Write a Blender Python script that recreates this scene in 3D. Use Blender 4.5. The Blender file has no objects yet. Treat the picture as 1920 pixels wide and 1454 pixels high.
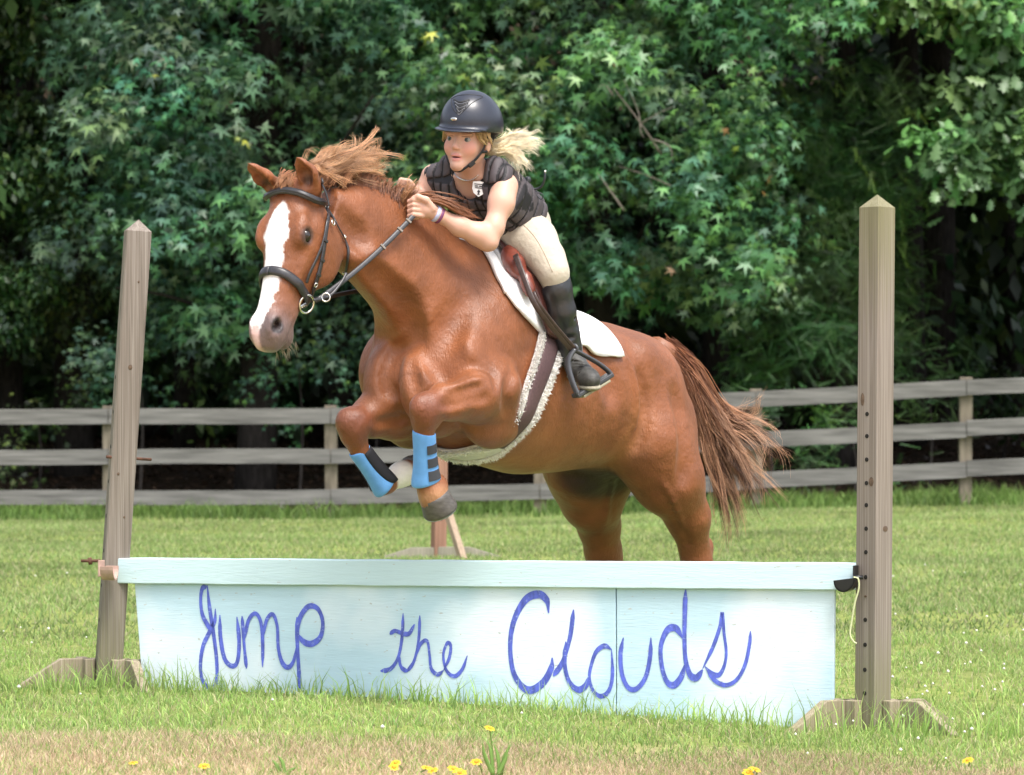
import bpy, math, random
import numpy as np
from mathutils import Vector, Matrix, Quaternion

scene = bpy.context.scene
col = scene.collection
R = math.radians

# ---------------------------------------------------------------- camera
# image frame 1920 wide; long lens, level camera, lens shifted up a little
W0, H0, FPX, CAM_D, CAM_H, HOR = 1920.0, 1454.0, 6540.0, 12.0, 0.934, 821.0
cam_data = bpy.data.cameras.new('camera')
cam = bpy.data.objects.new('camera', cam_data)
col.objects.link(cam)
cam.location = (0, -CAM_D, CAM_H)
cam.rotation_euler = (R(90), 0, 0)
cam_data.sensor_width = 36.0
cam_data.lens = 36.0 * FPX / W0
cam_data.shift_y = (HOR - H0 / 2) / W0
cam_data.clip_start = 0.5
cam_data.clip_end = 600
cam_data.dof.use_dof = True
cam_data.dof.focus_distance = 12.05
cam_data.dof.aperture_fstop = 8.0
scene.camera = cam

# ---------------------------------------------------------------- sky, sun, exposure (bright, thin overcast)
SUN_EL, SUN_AZ = 63.0, 30.0      # azimuth measured from straight behind the camera towards the right
sd = Vector((math.sin(R(SUN_AZ)) * math.cos(R(SUN_EL)), -math.cos(R(SUN_AZ)) * math.cos(R(SUN_EL)), math.sin(R(SUN_EL))))
world = bpy.data.worlds.new('World')
scene.world = world
world.use_nodes = True
nt = world.node_tree
bg = nt.nodes['Background']
sky = nt.nodes.new('ShaderNodeTexSky')
sky.sky_type = 'NISHITA'
sky.sun_disc = False
sky.sun_elevation = R(SUN_EL)
sky.sun_rotation = math.atan2(sd.x, sd.y)
sky.dust_density = 4.0
sky.air_density = 1.0
hs = nt.nodes.new('ShaderNodeHueSaturation')
hs.inputs['Saturation'].default_value = 0.45      # thin cloud greys the sky
nt.links.new(sky.outputs[0], hs.inputs['Color'])
nt.links.new(hs.outputs[0], bg.inputs[0])
bg.inputs[1].default_value = 0.15
sun_data = bpy.data.lights.new('sun', 'SUN')
sun = bpy.data.objects.new('sun', sun_data)
col.objects.link(sun)
sun_data.energy = 1.5
sun_data.angle = R(20)
sun_data.color = (1.0, 0.96, 0.9)
sun.rotation_euler = sd.to_track_quat('Z', 'Y').to_euler()
sun.location = sd * 30
scene.view_settings.view_transform = 'Standard'
scene.view_settings.look = 'None'
scene.view_settings.gamma = 1.0
scene.view_settings.use_curve_mapping = False
scene.view_settings.exposure = 1.36
scene.render.engine = 'CYCLES'
scene.cycles.max_bounces = 6
scene.cycles.transparent_max_bounces = 8
scene.cycles.use_denoising = True

# ---------------------------------------------------------------- helpers
def P(px, py, Y=0.0):
    """a point of the place: seen at (px, py) from the camera's stand, at depth Y"""
    s = (CAM_D + Y) / FPX
    return np.array([(px - 960.0) * s, Y, CAM_H + (HOR - py) * s])

def PXL(p):
    s = FPX / (CAM_D + p[1])
    return 960 + p[0] * s, HOR - (p[2] - CAM_H) * s

def nrm(v):
    v = np.asarray(v, float)
    return v / (np.linalg.norm(v) + 1e-12)

def tag(o, label=None, cat=None, group=None, kind=None):
    if label: o['label'] = label
    if cat: o['category'] = cat
    if group: o['group'] = group
    if kind: o['kind'] = kind
    return o

def empty(name, loc=(0, 0, 0)):
    o = bpy.data.objects.new(name, None)
    col.objects.link(o)
    o.location = [float(c) for c in loc]
    o.empty_display_size = 0.1
    return o

def link(name, me, parent=None):
    """mesh in world coordinates -> object; under a parent it keeps its place"""
    o = bpy.data.objects.new(name, me)
    col.objects.link(o)
    if parent is not None:
        o.parent = parent
        # parts are built in world coordinates; only the root empties carry a location
        o.matrix_parent_inverse = Matrix.Translation(-parent.location) if parent.parent is None else Matrix.Identity(4)
    return o

def mesh_np(name, verts, faces, mat=None, colors=None, smooth=True, uv=None):
    verts = np.ascontiguousarray(verts, np.float32)
    faces = np.ascontiguousarray(faces, np.int32)
    me = bpy.data.meshes.new(name)
    n, k = faces.shape
    me.vertices.add(len(verts)); me.vertices.foreach_set('co', verts.ravel())
    me.loops.add(n * k); me.loops.foreach_set('vertex_index', faces.ravel())
    me.polygons.add(n)
    me.polygons.foreach_set('loop_start', np.arange(0, n * k, k, dtype=np.int32))
    me.polygons.foreach_set('loop_total', np.full(n, k, np.int32))
    if smooth: me.polygons.foreach_set('use_smooth', np.ones(n, bool))
    me.update(calc_edges=True)
    if colors is not None:
        a = me.color_attributes.new('col', 'FLOAT_COLOR', 'POINT')
        c = np.ones((len(verts), 4), np.float32); c[:, :3] = colors
        a.data.foreach_set('color', c.ravel())
    if mat is not None: me.materials.append(mat)
    return me

def obj_np(name, verts, faces, mat, parent=None, **kw):
    return link(name, mesh_np(name, verts, faces, mat, **kw), parent)

class MB:
    """small polygon collector (any face size)"""
    def __init__(s): s.v = []; s.f = []
    def add(s, vs, fs):
        b = len(s.v)
        s.v += [tuple(map(float, p)) for p in vs]
        s.f += [tuple(b + i for i in f) for f in fs]
        return s
    def box(s, c, sx, sy, sz, ax=None):
        """box by centre, full sizes and axes (rows)"""
        A = np.eye(3) if ax is None else np.asarray(ax)
        vs = [np.asarray(c) + A[0] * sx / 2 * i + A[1] * sy / 2 * j + A[2] * sz / 2 * k
              for i in (-1, 1) for j in (-1, 1) for k in (-1, 1)]
        return s.add(vs, [(0, 1, 3, 2), (4, 6, 7, 5), (0, 4, 5, 1), (2, 3, 7, 6), (0, 2, 6, 4), (1, 5, 7, 3)])
    def tube(s, pts, rad, n=8, cap=True, flat=None, flatn=None):
        """tube along points; rad scalar or list; flat = width/thickness ratio along normal flatn"""
        pts = [np.asarray(p, float) for p in pts]
        m = len(pts)
        rads = [rad] * m if np.isscalar(rad) else list(rad)
        vs = []; prev = None
        for i in range(m):
            t = nrm(pts[min(i + 1, m - 1)] - pts[max(i - 1, 0)])
            if flatn is not None:
                fn = flatn[i] if isinstance(flatn, list) else flatn
                a = np.asarray(fn, float) - t * np.dot(fn, t)
            elif prev is None:
                a = np.cross(t, (0, 0, 1.0)) if abs(t[2]) < 0.9 else np.cross(t, (1.0, 0, 0))
            else:
                a = prev - t * np.dot(prev, t)
            a = nrm(a); prev = a; b = np.cross(t, a)
            for k in range(n):
                th = 2 * math.pi * (k + 0.5) / n
                ra = rads[i] if flat is None else rads[i] * flat
                vs.append(pts[i] + a * math.cos(th) * ra + b * math.sin(th) * rads[i])
        fs = [(i * n + k, i * n + (k + 1) % n, (i + 1) * n + (k + 1) % n, (i + 1) * n + k)
              for i in range(m - 1) for k in range(n)]
        if cap: fs += [tuple(range(n - 1, -1, -1)), tuple((m - 1) * n + k for k in range(n))]
        return s.add(vs, fs)
    def lathe(s, c, axis, prof, n=16, e1=None):
        """profile [(r, h)] round axis from c"""
        a = nrm(axis); x = np.cross(a, (0, 0, 1.0)) if abs(a[2]) < 0.9 else np.cross(a, (1.0, 0, 0))
        x = nrm(x) if e1 is None else nrm(e1); y = np.cross(a, x); vs = []; m = len(prof)
        for r, h in prof:
            for k in range(n):
                th = 2 * math.pi * k / n
                vs.append(np.asarray(c) + a * h + (x * math.cos(th) + y * math.sin(th)) * r)
        fs = [(i * n + k, i * n + (k + 1) % n, (i + 1) * n + (k + 1) % n, (i + 1) * n + k)
              for i in range(m - 1) for k in range(n)]
        fs += [tuple(range(n - 1, -1, -1)), tuple((m - 1) * n + k for k in range(n))]
        return s.add(vs, fs)
    def ring(s, c, axis, R0, r, n=28, m=8):
        a = nrm(axis); x = nrm(np.cross(a, (0, 0, 1.0)) if abs(a[2]) < 0.9 else np.cross(a, (1.0, 0, 0))); y = np.cross(a, x)
        vs = []
        for i in range(n):
            th = 2 * math.pi * i / n; d = x * math.cos(th) + y * math.sin(th)
            for k in range(m):
                ph = 2 * math.pi * k / m
                vs.append(np.asarray(c) + d * (R0 + r * math.cos(ph)) + a * r * math.sin(ph))
        return s.add(vs, [(i * m + k, ((i + 1) % n) * m + k, ((i + 1) % n) * m + (k + 1) % m, i * m + (k + 1) % m)
                          for i in range(n) for k in range(m)])
    def build(s, name, mat, parent=None, smooth=False, bevel=0.0, sub=0):
        me = bpy.data.meshes.new(name)
        me.from_pydata(s.v, [], s.f); me.update()
        if mat is not None: me.materials.append(mat)
        if smooth: me.polygons.foreach_set('use_smooth', np.ones(len(me.polygons), bool))
        o = link(name, me, parent)
        if bevel:
            b = o.modifiers.new('bevel', 'BEVEL'); b.width = bevel; b.segments = 2; b.limit_method = 'ANGLE'; b.angle_limit = R(35)
        if sub:
            b = o.modifiers.new('subdivision', 'SUBSURF'); b.levels = sub; b.render_levels = sub
        return o

def spline(pts, n=8):
    """Catmull-Rom through points"""
    p = np.asarray(pts, float)
    q = np.vstack([2 * p[0] - p[1], p, 2 * p[-1] - p[-2]])
    out = []
    for i in range(1, len(q) - 2):
        for k in range(n):
            t = k / n
            out.append(0.5 * (2 * q[i] + (q[i + 1] - q[i - 1]) * t + (2 * q[i - 1] - 5 * q[i] + 4 * q[i + 1] - q[i + 2]) * t * t
                              + (3 * q[i] - q[i - 1] - 3 * q[i + 1] + q[i + 2]) * t ** 3))
    out.append(p[-1])
    return np.array(out)

# ---------------------------------------------------------------- materials
def ramp(nt, fac, stops):
    r = nt.nodes.new('ShaderNodeValToRGB')
    el = r.color_ramp.elements
    while len(el) < len(stops): el.new(0.5)
    for e, (p, c) in zip(el, stops):
        e.position = p; e.color = (*c, 1)
    nt.links.new(fac, r.inputs[0])
    return r.outputs[0]

def material(name, color=(0.5, 0.5, 0.5), rough=0.6, spec=0.5, attr=False, noise=None, bump=None, metal=0.0, sheen=0.0,
             trans=0.0, coat=0.0, stretch=(1, 1, 1)):
    """noise = (scale, amount, detail)  colour variation;  bump = (scale, strength, distance, detail)"""
    m = bpy.data.materials.new(name); m.use_nodes = True
    nt = m.node_tree; b = nt.nodes['Principled BSDF']
    b.inputs['Roughness'].default_value = rough
    b.inputs['Specular IOR Level'].default_value = spec
    b.inputs['Metallic'].default_value = metal
    if sheen:
        b.inputs['Sheen Weight'].default_value = sheen; b.inputs['Sheen Roughness'].default_value = 0.4
    if coat:
        b.inputs['Coat Weight'].default_value = coat; b.inputs['Coat Roughness'].default_value = 0.25
    if attr:
        a = nt.nodes.new('ShaderNodeVertexColor'); a.layer_name = 'col'; c = a.outputs[0]
    else:
        a = nt.nodes.new('ShaderNodeRGB'); a.outputs[0].default_value = (*color, 1); c = a.outputs[0]
    tc = nt.nodes.new('ShaderNodeTexCoord')
    mp = nt.nodes.new('ShaderNodeMapping'); mp.inputs['Scale'].default_value = stretch
    nt.links.new(tc.outputs['Object'], mp.inputs[0])
    if noise:
        n = nt.nodes.new('ShaderNodeTexNoise'); n.inputs['Scale'].default_value = noise[0]
        n.inputs['Detail'].default_value = noise[2] if len(noise) > 2 else 4
        nt.links.new(mp.outputs[0], n.inputs['Vector'])
        mr = nt.nodes.new('ShaderNodeMapRange')
        mr.inputs['From Min'].default_value = 0.25; mr.inputs['From Max'].default_value = 0.75
        mr.inputs['To Min'].default_value = 1 - noise[1]; mr.inputs['To Max'].default_value = 1 + noise[1]
        nt.links.new(n.outputs[0], mr.inputs[0])
        mx = nt.nodes.new('ShaderNodeVectorMath'); mx.operation = 'SCALE'
        nt.links.new(c, mx.inputs[0]); nt.links.new(mr.outputs[0], mx.inputs['Scale'])
        c = mx.outputs[0]
    nt.links.new(c, b.inputs['Base Color'])
    if bump:
        n = nt.nodes.new('ShaderNodeTexNoise'); n.inputs['Scale'].default_value = bump[0]
        n.inputs['Detail'].default_value = bump[3] if len(bump) > 3 else 3
        nt.links.new(mp.outputs[0], n.inputs['Vector'])
        bp = nt.nodes.new('ShaderNodeBump'); bp.inputs['Strength'].default_value = bump[1]; bp.inputs['Distance'].default_value = bump[2]
        nt.links.new(n.outputs[0], bp.inputs['Height']); nt.links.new(bp.outputs[0], b.inputs['Normal'])
    if trans:
        t = nt.nodes.new('ShaderNodeBsdfTranslucent'); nt.links.new(c, t.inputs[0])
        mix = nt.nodes.new('ShaderNodeMixShader'); mix.inputs[0].default_value = trans
        nt.links.new(b.outputs[0], mix.inputs[1]); nt.links.new(t.outputs[0], mix.inputs[2])
        nt.links.new(mix.outputs[0], nt.nodes['Material Output'].inputs[0])
    return m

# ---------------------------------------------------------------- soft volumes -> one continuous skin
class Vol:
    def __init__(s, lo, hi, h):
        s.h = h; s.lo = np.asarray(lo, float)
        s.n = np.ceil((np.asarray(hi, float) - s.lo) / h).astype(int) + 1
        s.f = np.full(s.n, 1.0, np.float32)
        s.ax = [(s.lo[i] + np.arange(s.n[i]) * h).astype(np.float32) for i in range(3)]
    def win(s, lo, hi):
        a = np.clip(np.floor((np.asarray(lo) - s.lo) / s.h).astype(int), 0, s.n)
        b = np.clip(np.ceil((np.asarray(hi) - s.lo) / s.h).astype(int) + 1, 0, s.n)
        sl = tuple(slice(a[i], b[i]) for i in range(3))
        return sl, s.ax[0][sl[0]][:, None, None], s.ax[1][sl[1]][None, :, None], s.ax[2][sl[2]][None, None, :]
    def mix(s, sl, d, k, op):
        f = s.f[sl]
        if f.size == 0: return
        if op == 'add':
            h = np.maximum(k - np.abs(f - d), 0) / k if k > 0 else 0
            s.f[sl] = np.minimum(f, d) - h * h * k * 0.25
        else:
            d = -d
            h = np.maximum(k - np.abs(f - d), 0) / k if k > 0 else 0
            s.f[sl] = np.maximum(f, d) + h * h * k * 0.25
    def cone(s, p0, p1, r0, r1, k=0.03, ax=None, sc=1.0, op='add'):
        p0 = np.asarray(p0, np.float32); p1 = np.asarray(p1, np.float32)
        m = max(r0, r1) * max(1.0, sc) + k + 3 * s.h
        sl, x, y, z = s.win(np.minimum(p0, p1) - m, np.maximum(p0, p1) + m)
        ba = p1 - p0; L2 = float(ba @ ba) + 1e-9
        qx, qy, qz = x - p0[0], y - p0[1], z - p0[2]
        t = np.clip((qx * ba[0] + qy * ba[1] + qz * ba[2]) / L2, 0, 1)
        ex, ey, ez = qx - t * ba[0], qy - t * ba[1], qz - t * ba[2]
        e2 = ex * ex + ey * ey + ez * ez
        if ax is not None:
            a = nrm(ax); c = ex * a[0] + ey * a[1] + ez * a[2]
            e2 = e2 + c * c * (1.0 / sc ** 2 - 1.0)
        d = np.sqrt(e2) - (r0 + (r1 - r0) * t)
        if ax is not None and sc < 1: d = d * (0.5 + 0.5 * sc)
        s.mix(sl, d.astype(np.float32), k, op)
    def limb(s, pts, k=0.03, op='add', **kw):
        for (a, ra), (b, rb) in zip(pts[:-1], pts[1:]):
            s.cone(a, b, ra, rb, k, op=op, **kw)
    def ell(s, c, r, k=0.03, A=None, op='add'):
        """A rows = the three axes"""
        c = np.asarray(c, np.float32); A = np.eye(3) if A is None else np.asarray(A)
        m = max(r) + k + 3 * s.h
        sl, x, y, z = s.win(c - m, c + m)
        x, y, z = x - c[0], y - c[1], z - c[2]
        k0 = 0; k1 = 0
        for i in range(3):
            q = x * A[i][0] + y * A[i][1] + z * A[i][2]
            k0 = k0 + (q / r[i]) ** 2; k1 = k1 + (q / r[i] ** 2) ** 2
        k0 = np.sqrt(k0); k1 = np.sqrt(k1) + 1e-6
        s.mix(sl, (k0 * (k0 - 1) / k1).astype(np.float32), k, op)
    def sweep(s, O, A, tab, k=0.03, p=2.2, op='add', m=0.5):
        """sections along axis A[0]: rows (u, top, bottom, half-width); height along A[2], width along A[1]"""
        O = np.asarray(O, float); A = np.asarray(A, float); tab = np.asarray(tab, float)
        cor = [O + A[0] * u + A[1] * sv * hw + A[2] * w for (u, t, b, hw) in tab[:, :4] for sv in (-1, 1) for w in (t, b)]
        sl, x, y, z = s.win(np.min(cor, 0) - k - 0.05, np.max(cor, 0) + k + 0.05)
        x, y, z = x - O[0], y - O[1], z - O[2]
        u = x * A[0][0] + y * A[0][1] + z * A[0][2]
        v = x * A[1][0] + y * A[1][1] + z * A[1][2]
        w = x * A[2][0] + y * A[2][1] + z * A[2][2]
        us = tab[:, 0]; fine = np.linspace(us[0], us[-1], 160)
        def smooth(c):
            g = np.interp(fine, us, tab[:, c]); ker = np.hanning(15); ker /= ker.sum()
            return np.convolve(np.pad(g, 7, mode='edge'), ker, 'valid')
        uc = np.clip(u, us[0], us[-1])
        T = np.interp(uc, fine, smooth(1)); B = np.interp(uc, fine, smooth(2)); HW = np.interp(uc, fine, smooth(3))
        wc = (T + B) / 2; hh = (T - B) / 2
        if tab.shape[1] > 4: p = np.interp(uc, fine, smooth(4))
        # egg: width eased toward the top when a sixth column says so
        if tab.shape[1] > 5:
            e = np.interp(uc, fine, smooth(5)); HW = HW * (1 - e * np.clip((w - wc) / hh, -1, 1))
        q = (np.abs(v / HW) ** p + np.abs((w - wc) / hh) ** p) ** (1.0 / p)
        d = (q - 1) * np.minimum(HW, hh)
        du = np.maximum(us[0] - u, u - us[-1])
        d = np.where(du > 0, np.sqrt(np.maximum(d, 0) ** 2 + du ** 2) + np.minimum(d, 0) * 0 , d)
        s.mix(sl, d.astype(np.float32), k, op)
    def plane(s, p, n):
        """cut away everything on the n side of p"""
        n = nrm(n); p = np.asarray(p)
        d = (s.ax[0][:, None, None] - p[0]) * n[0] + (s.ax[1][None, :, None] - p[1]) * n[1] + (s.ax[2][None, None, :] - p[2]) * n[2]
        s.f = np.maximum(s.f, d.astype(np.float32))
    def nets(s, smooth=2):
        f = s.f; I = f < 0
        n = s.n - 1
        cnt = np.zeros(n, np.uint8)
        offs = [(i, j, k) for i in (0, 1) for j in (0, 1) for k in (0, 1)]
        for o in offs:
            cnt += I[o[0]:o[0] + n[0], o[1]:o[1] + n[1], o[2]:o[2] + n[2]]
        act = (cnt > 0) & (cnt < 8)
        idx = np.argwhere(act)
        num = np.full(n, -1, np.int32); num[act] = np.arange(len(idx), dtype=np.int32)
        cv = np.stack([f[idx[:, 0] + o[0], idx[:, 1] + o[1], idx[:, 2] + o[2]] for o in offs], 1)
        co = np.array(offs, np.float32)
        acc = np.zeros((len(idx), 3), np.float32); c = np.zeros(len(idx), np.float32)
        for a in range(8):
            for b in range(a + 1, 8):
                if np.abs(co[a] - co[b]).sum() != 1: continue
                m = (cv[:, a] < 0) != (cv[:, b] < 0)
                t = np.where(m, cv[:, a] / (cv[:, a] - cv[:, b] + 1e-20), 0)
                acc += (co[a] + t[:, None] * (co[b] - co[a])) * m[:, None]; c += m
        V = s.lo + (idx + acc / c[:, None]) * s.h
        Fs = []
        for ax in range(3):
            o1, o2 = (ax + 1) % 3, (ax + 2) % 3
            sa = [slice(None)] * 3; sb = [slice(None)] * 3
            sa[ax] = slice(0, s.n[ax] - 1); sb[ax] = slice(1, s.n[ax])
            a, b = I[tuple(sa)], I[tuple(sb)]
            e = np.argwhere(a != b)
            e = e[(e[:, o1] > 0) & (e[:, o2] > 0) & (e[:, o1] < n[o1]) & (e[:, o2] < n[o2])]
            q = []
            for d1, d2 in ((-1, -1), (0, -1), (0, 0), (-1, 0)):
                g = e.copy(); g[:, o1] += d1; g[:, o2] += d2
                q.append(num[g[:, 0], g[:, 1], g[:, 2]])
            q = np.stack(q, 1)
            flip = ~a[e[:, 0], e[:, 1], e[:, 2]]
            q[flip] = q[flip][:, ::-1]
            Fs.append(q)
        F = np.vstack(Fs)
        F = F[(F >= 0).all(1)]
        for _ in range(smooth):
            s1 = np.zeros((len(V), 3)); cn = np.zeros(len(V))
            for a in range(4):
                b = (a + 1) % 4
                for i in range(3):
                    s1[:, i] += np.bincount(F[:, a], V[F[:, b], i], len(V)) + np.bincount(F[:, b], V[F[:, a], i], len(V))
                cn += np.bincount(F[:, a], minlength=len(V)) + np.bincount(F[:, b], minlength=len(V))
            V = V * 0.5 + 0.5 * s1 / cn[:, None]
        return V, F

def vnoise(p, scale, seed=0):
    """cheap smooth 3-D value noise, 0..1, for numpy points"""
    q = np.asarray(p, float) * scale + seed * 17.31
    i = np.floor(q).astype(np.int64); f = q - i; f = f * f * (3 - 2 * f)
    def h(a, b, c):
        n = (a * 374761393 + b * 668265263 + c * 2147483647 + seed * 144665) & 0x7fffffff
        n = ((n ^ (n >> 13)) * 1274126177) & 0x7fffffff
        return ((n ^ (n >> 16)) & 0xffff) / 65535.0
    r = 0
    for a in (0, 1):
        for b in (0, 1):
            for c in (0, 1):
                w = (f[:, 0] if a else 1 - f[:, 0]) * (f[:, 1] if b else 1 - f[:, 1]) * (f[:, 2] if c else 1 - f[:, 2])
                r = r + w * h(i[:, 0] + a, i[:, 1] + b, i[:, 2] + c)
    return r

def sstep(a, b, x):
    t = np.clip((x - a) / (b - a), 0, 1)
    return t * t * (3 - 2 * t)
# ================================================================ ground
def gz(x, y):
    x = np.asarray(x, float); y = np.asarray(y, float)
    z = .17 * sstep(-2.5, 6.5, x) * sstep(8, 27, y)
    z = z + .075 * np.clip(y - 31, 0, 45) * sstep(31, 36, y) + .3 * sstep(0, 10, x) * sstep(31, 42, y)
    z = z + 30 * sstep(72, 105, y)                                   # hill added behind the wood to block sky between the leaves
    z = z - .066 * sstep(-.9, 1.3, x) * sstep(3.5, .2, y)
    return z + .012 * np.sin(x * 1.3 + 1) * np.sin(y * .9) * sstep(2, 6, y)

def ground_material():
    m = bpy.data.materials.new('meadow'); m.use_nodes = True
    nt = m.node_tree; b = nt.nodes['Principled BSDF']; b.inputs['Roughness'].default_value = .95; b.inputs['Specular IOR Level'].default_value = .1
    tc = nt.nodes.new('ShaderNodeTexCoord')
    def noise(sc, det=5, v=tc.outputs['Object']):
        n = nt.nodes.new('ShaderNodeTexNoise'); n.inputs['Scale'].default_value = sc; n.inputs['Detail'].default_value = det; n.inputs['Roughness'].default_value = .65
        nt.links.new(v, n.inputs['Vector']); return n.outputs[0]
    fine = ramp(nt, noise(14, 6), [(.30, (.12, .165, .045)), (.46, (.19, .245, .070)), (.58, (.25, .285, .10)), (.74, (.30, .27, .14))])
    broad = ramp(nt, noise(.55, 4), [(.35, (.80, .80, .75)), (.65, (1.12, 1.08, .95))])
    mul = nt.nodes.new('ShaderNodeMix'); mul.data_type = 'RGBA'; mul.blend_type = 'MULTIPLY'; mul.inputs[0].default_value = 1
    nt.links.new(fine, mul.inputs[6]); nt.links.new(broad, mul.inputs[7])
    sx = nt.nodes.new('ShaderNodeSeparateXYZ'); nt.links.new(tc.outputs['Object'], sx.inputs[0])
    def band(a, b_, jitter):
        ad = nt.nodes.new('ShaderNodeMath'); ad.operation = 'MULTIPLY_ADD'; nt.links.new(noise(1.7, 4), ad.inputs[0]); ad.inputs[1].default_value = jitter; nt.links.new(sx.outputs[1], ad.inputs[2])
        mr = nt.nodes.new('ShaderNodeMapRange'); mr.inputs[1].default_value = a + jitter / 2; mr.inputs[2].default_value = b_ + jitter / 2; nt.links.new(ad.outputs[0], mr.inputs[0]); return mr.outputs[0]
    def mix(f, c1, c2):
        x = nt.nodes.new('ShaderNodeMix'); x.data_type = 'RGBA'; nt.links.new(f, x.inputs[0]); nt.links.new(c1, x.inputs[6]); nt.links.new(c2, x.inputs[7]); return x.outputs[2]
    dry = ramp(nt, noise(22, 6), [(.3, (.36, .26, .15)), (.5, (.56, .42, .27)), (.7, (.64, .52, .36))])
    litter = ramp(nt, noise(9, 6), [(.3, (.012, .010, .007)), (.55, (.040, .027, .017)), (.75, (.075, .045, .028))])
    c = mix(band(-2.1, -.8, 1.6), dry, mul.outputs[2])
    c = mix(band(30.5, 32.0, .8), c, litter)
    nt.links.new(c, b.inputs['Base Color'])
    bp = nt.nodes.new('ShaderNodeBump'); bp.inputs['Strength'].default_value = .8; bp.inputs['Distance'].default_value = .03
    nt.links.new(noise(40, 5), bp.inputs['Height']); nt.links.new(bp.outputs[0], b.inputs['Normal'])
    return m
xs = np.concatenate([np.linspace(-300, -16, 14), np.linspace(-15, 15, 61), np.linspace(16, 300, 14)])
ys = np.concatenate([np.linspace(-60, -6, 8), np.linspace(-5, 60, 100), np.linspace(62, 400, 20)])
GX, GY = np.meshgrid(xs, ys, indexing='ij'); GZ = gz(GX, GY)
V = np.stack([GX.ravel(), GY.ravel(), GZ.ravel()], 1); ny = len(ys)
ii, jj = np.meshgrid(np.arange(len(xs) - 1), np.arange(ny - 1), indexing='ij'); a_ = (ii * ny + jj).ravel()
ground = obj_np('ground', V, np.stack([a_, a_ + ny, a_ + ny + 1, a_ + 1], 1), ground_material())
tag(ground, 'green meadow with a dry tan strip in front and dark woodland floor behind', 'ground', kind='structure')

# ---------------------------------------------------------------- grass
M_grass = material('grass_blade', rough=.55, spec=.25, attr=True, trans=.45)
def blades(name, label, n, xr, yr, hr, wr, cols, seed, lean=.5, dens=None, cat='grass', zoff=0, fine=True):
    rg = np.random.default_rng(seed)
    # even density over the seen wedge
    y = yr[0] + (yr[1] - yr[0]) * rg.random(n); half = (CAM_D + y) / FPX * 1010 + .5 + .03 * np.clip(y, 0, 40)
    x = (rg.random(n) * 2 - 1) * half if xr is None else xr[0] + (xr[1] - xr[0]) * rg.random(n)
    if dens is not None:
        k = dens(x, y, rg); x, y = x[k], y[k]; n = len(x)
    z = gz(x, y) + zoff
    cl = vnoise(np.stack([x, y, np.zeros(n)], 1), 2.2, seed); cl2 = vnoise(np.stack([x, y, np.zeros(n)], 1), .7, seed + 3)
    h = (hr[0] + (hr[1] - hr[0]) * rg.random(n) ** 1.5) * (.6 + .8 * cl); w = wr[0] + (wr[1] - wr[0]) * rg.random(n)
    az = rg.random(n) * 6.283; la = lean * (.2 + rg.random(n)); bend = np.stack([np.cos(az), np.sin(az)], 1)
    fa = rg.random(n) * 6.283; side = np.stack([np.cos(fa), np.sin(fa)], 1)
    B0 = np.stack([x, y, z], 1); S = np.zeros((n, 3)); S[:, :2] = side * w[:, None] / 2
    def pt(t): 
        p = B0.copy(); p[:, :2] += bend * (la * t * t * h)[:, None]; p[:, 2] += h * t * (1 - .25 * la * t); return p
    m, tip = pt(.5), pt(1.0)
    c = np.asarray(cols)[rg.integers(0, len(cols), n)] * (.7 + .6 * rg.random(n))[:, None] * (.62 + .76 * cl2)[:, None]
    if not fine:
        V = np.stack([B0 - S, B0 + S, tip], 1).reshape(-1, 3)
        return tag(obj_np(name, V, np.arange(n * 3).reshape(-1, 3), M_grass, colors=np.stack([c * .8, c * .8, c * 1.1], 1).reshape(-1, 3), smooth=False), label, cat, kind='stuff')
    V = np.stack([B0 - S, B0 + S, m - S * .8, m + S * .8, tip], 1).reshape(-1, 3)
    o = (np.arange(n) * 5)[:, None]
    F = np.concatenate([o + np.array([0, 1, 3]), o + np.array([0, 3, 2]), o + np.array([2, 3, 4])], 0)
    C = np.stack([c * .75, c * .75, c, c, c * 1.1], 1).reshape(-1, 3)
    ob = obj_np(name, V, F, M_grass, colors=C, smooth=False)
    return tag(ob, label, cat, kind='stuff')
GREEN = [(.28, .43, .105), (.33, .47, .13), (.38, .49, .155), (.25, .40, .12), (.41, .46, .19), (.46, .42, .24)]
MID = [(.22, .33, .095), (.27, .36, .125), (.32, .38, .16), (.38, .37, .20), (.17, .27, .080)]
DRY = [(.70, .53, .36), (.62, .45, .29), (.74, .60, .43), (.66, .51, .34), (.70, .55, .38), (.40, .46, .18), (.36, .45, .15)]
def jump_line(x):                      # the jump runs from far left to near right
    return 1.03 + (x + 1.454) * (-1.13 / 2.62)
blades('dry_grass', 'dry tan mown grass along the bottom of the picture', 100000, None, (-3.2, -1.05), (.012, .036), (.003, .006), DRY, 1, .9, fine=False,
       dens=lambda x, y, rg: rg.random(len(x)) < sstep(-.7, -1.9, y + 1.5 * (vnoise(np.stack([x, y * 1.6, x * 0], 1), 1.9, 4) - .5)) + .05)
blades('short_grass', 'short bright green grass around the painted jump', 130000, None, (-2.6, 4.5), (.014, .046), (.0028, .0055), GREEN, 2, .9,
       dens=lambda x, y, rg: rg.random(len(x)) < (.34 + .66 * sstep(-1.7, -.8, y + 1.1 * (vnoise(np.stack([x, y * 1.6, x * 0], 1), 1.9, 4) - .5))) * (.35 + .65 * sstep(.25, .5, vnoise(np.stack([x, y, x * 0], 1), 3.5, 9))))
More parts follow.
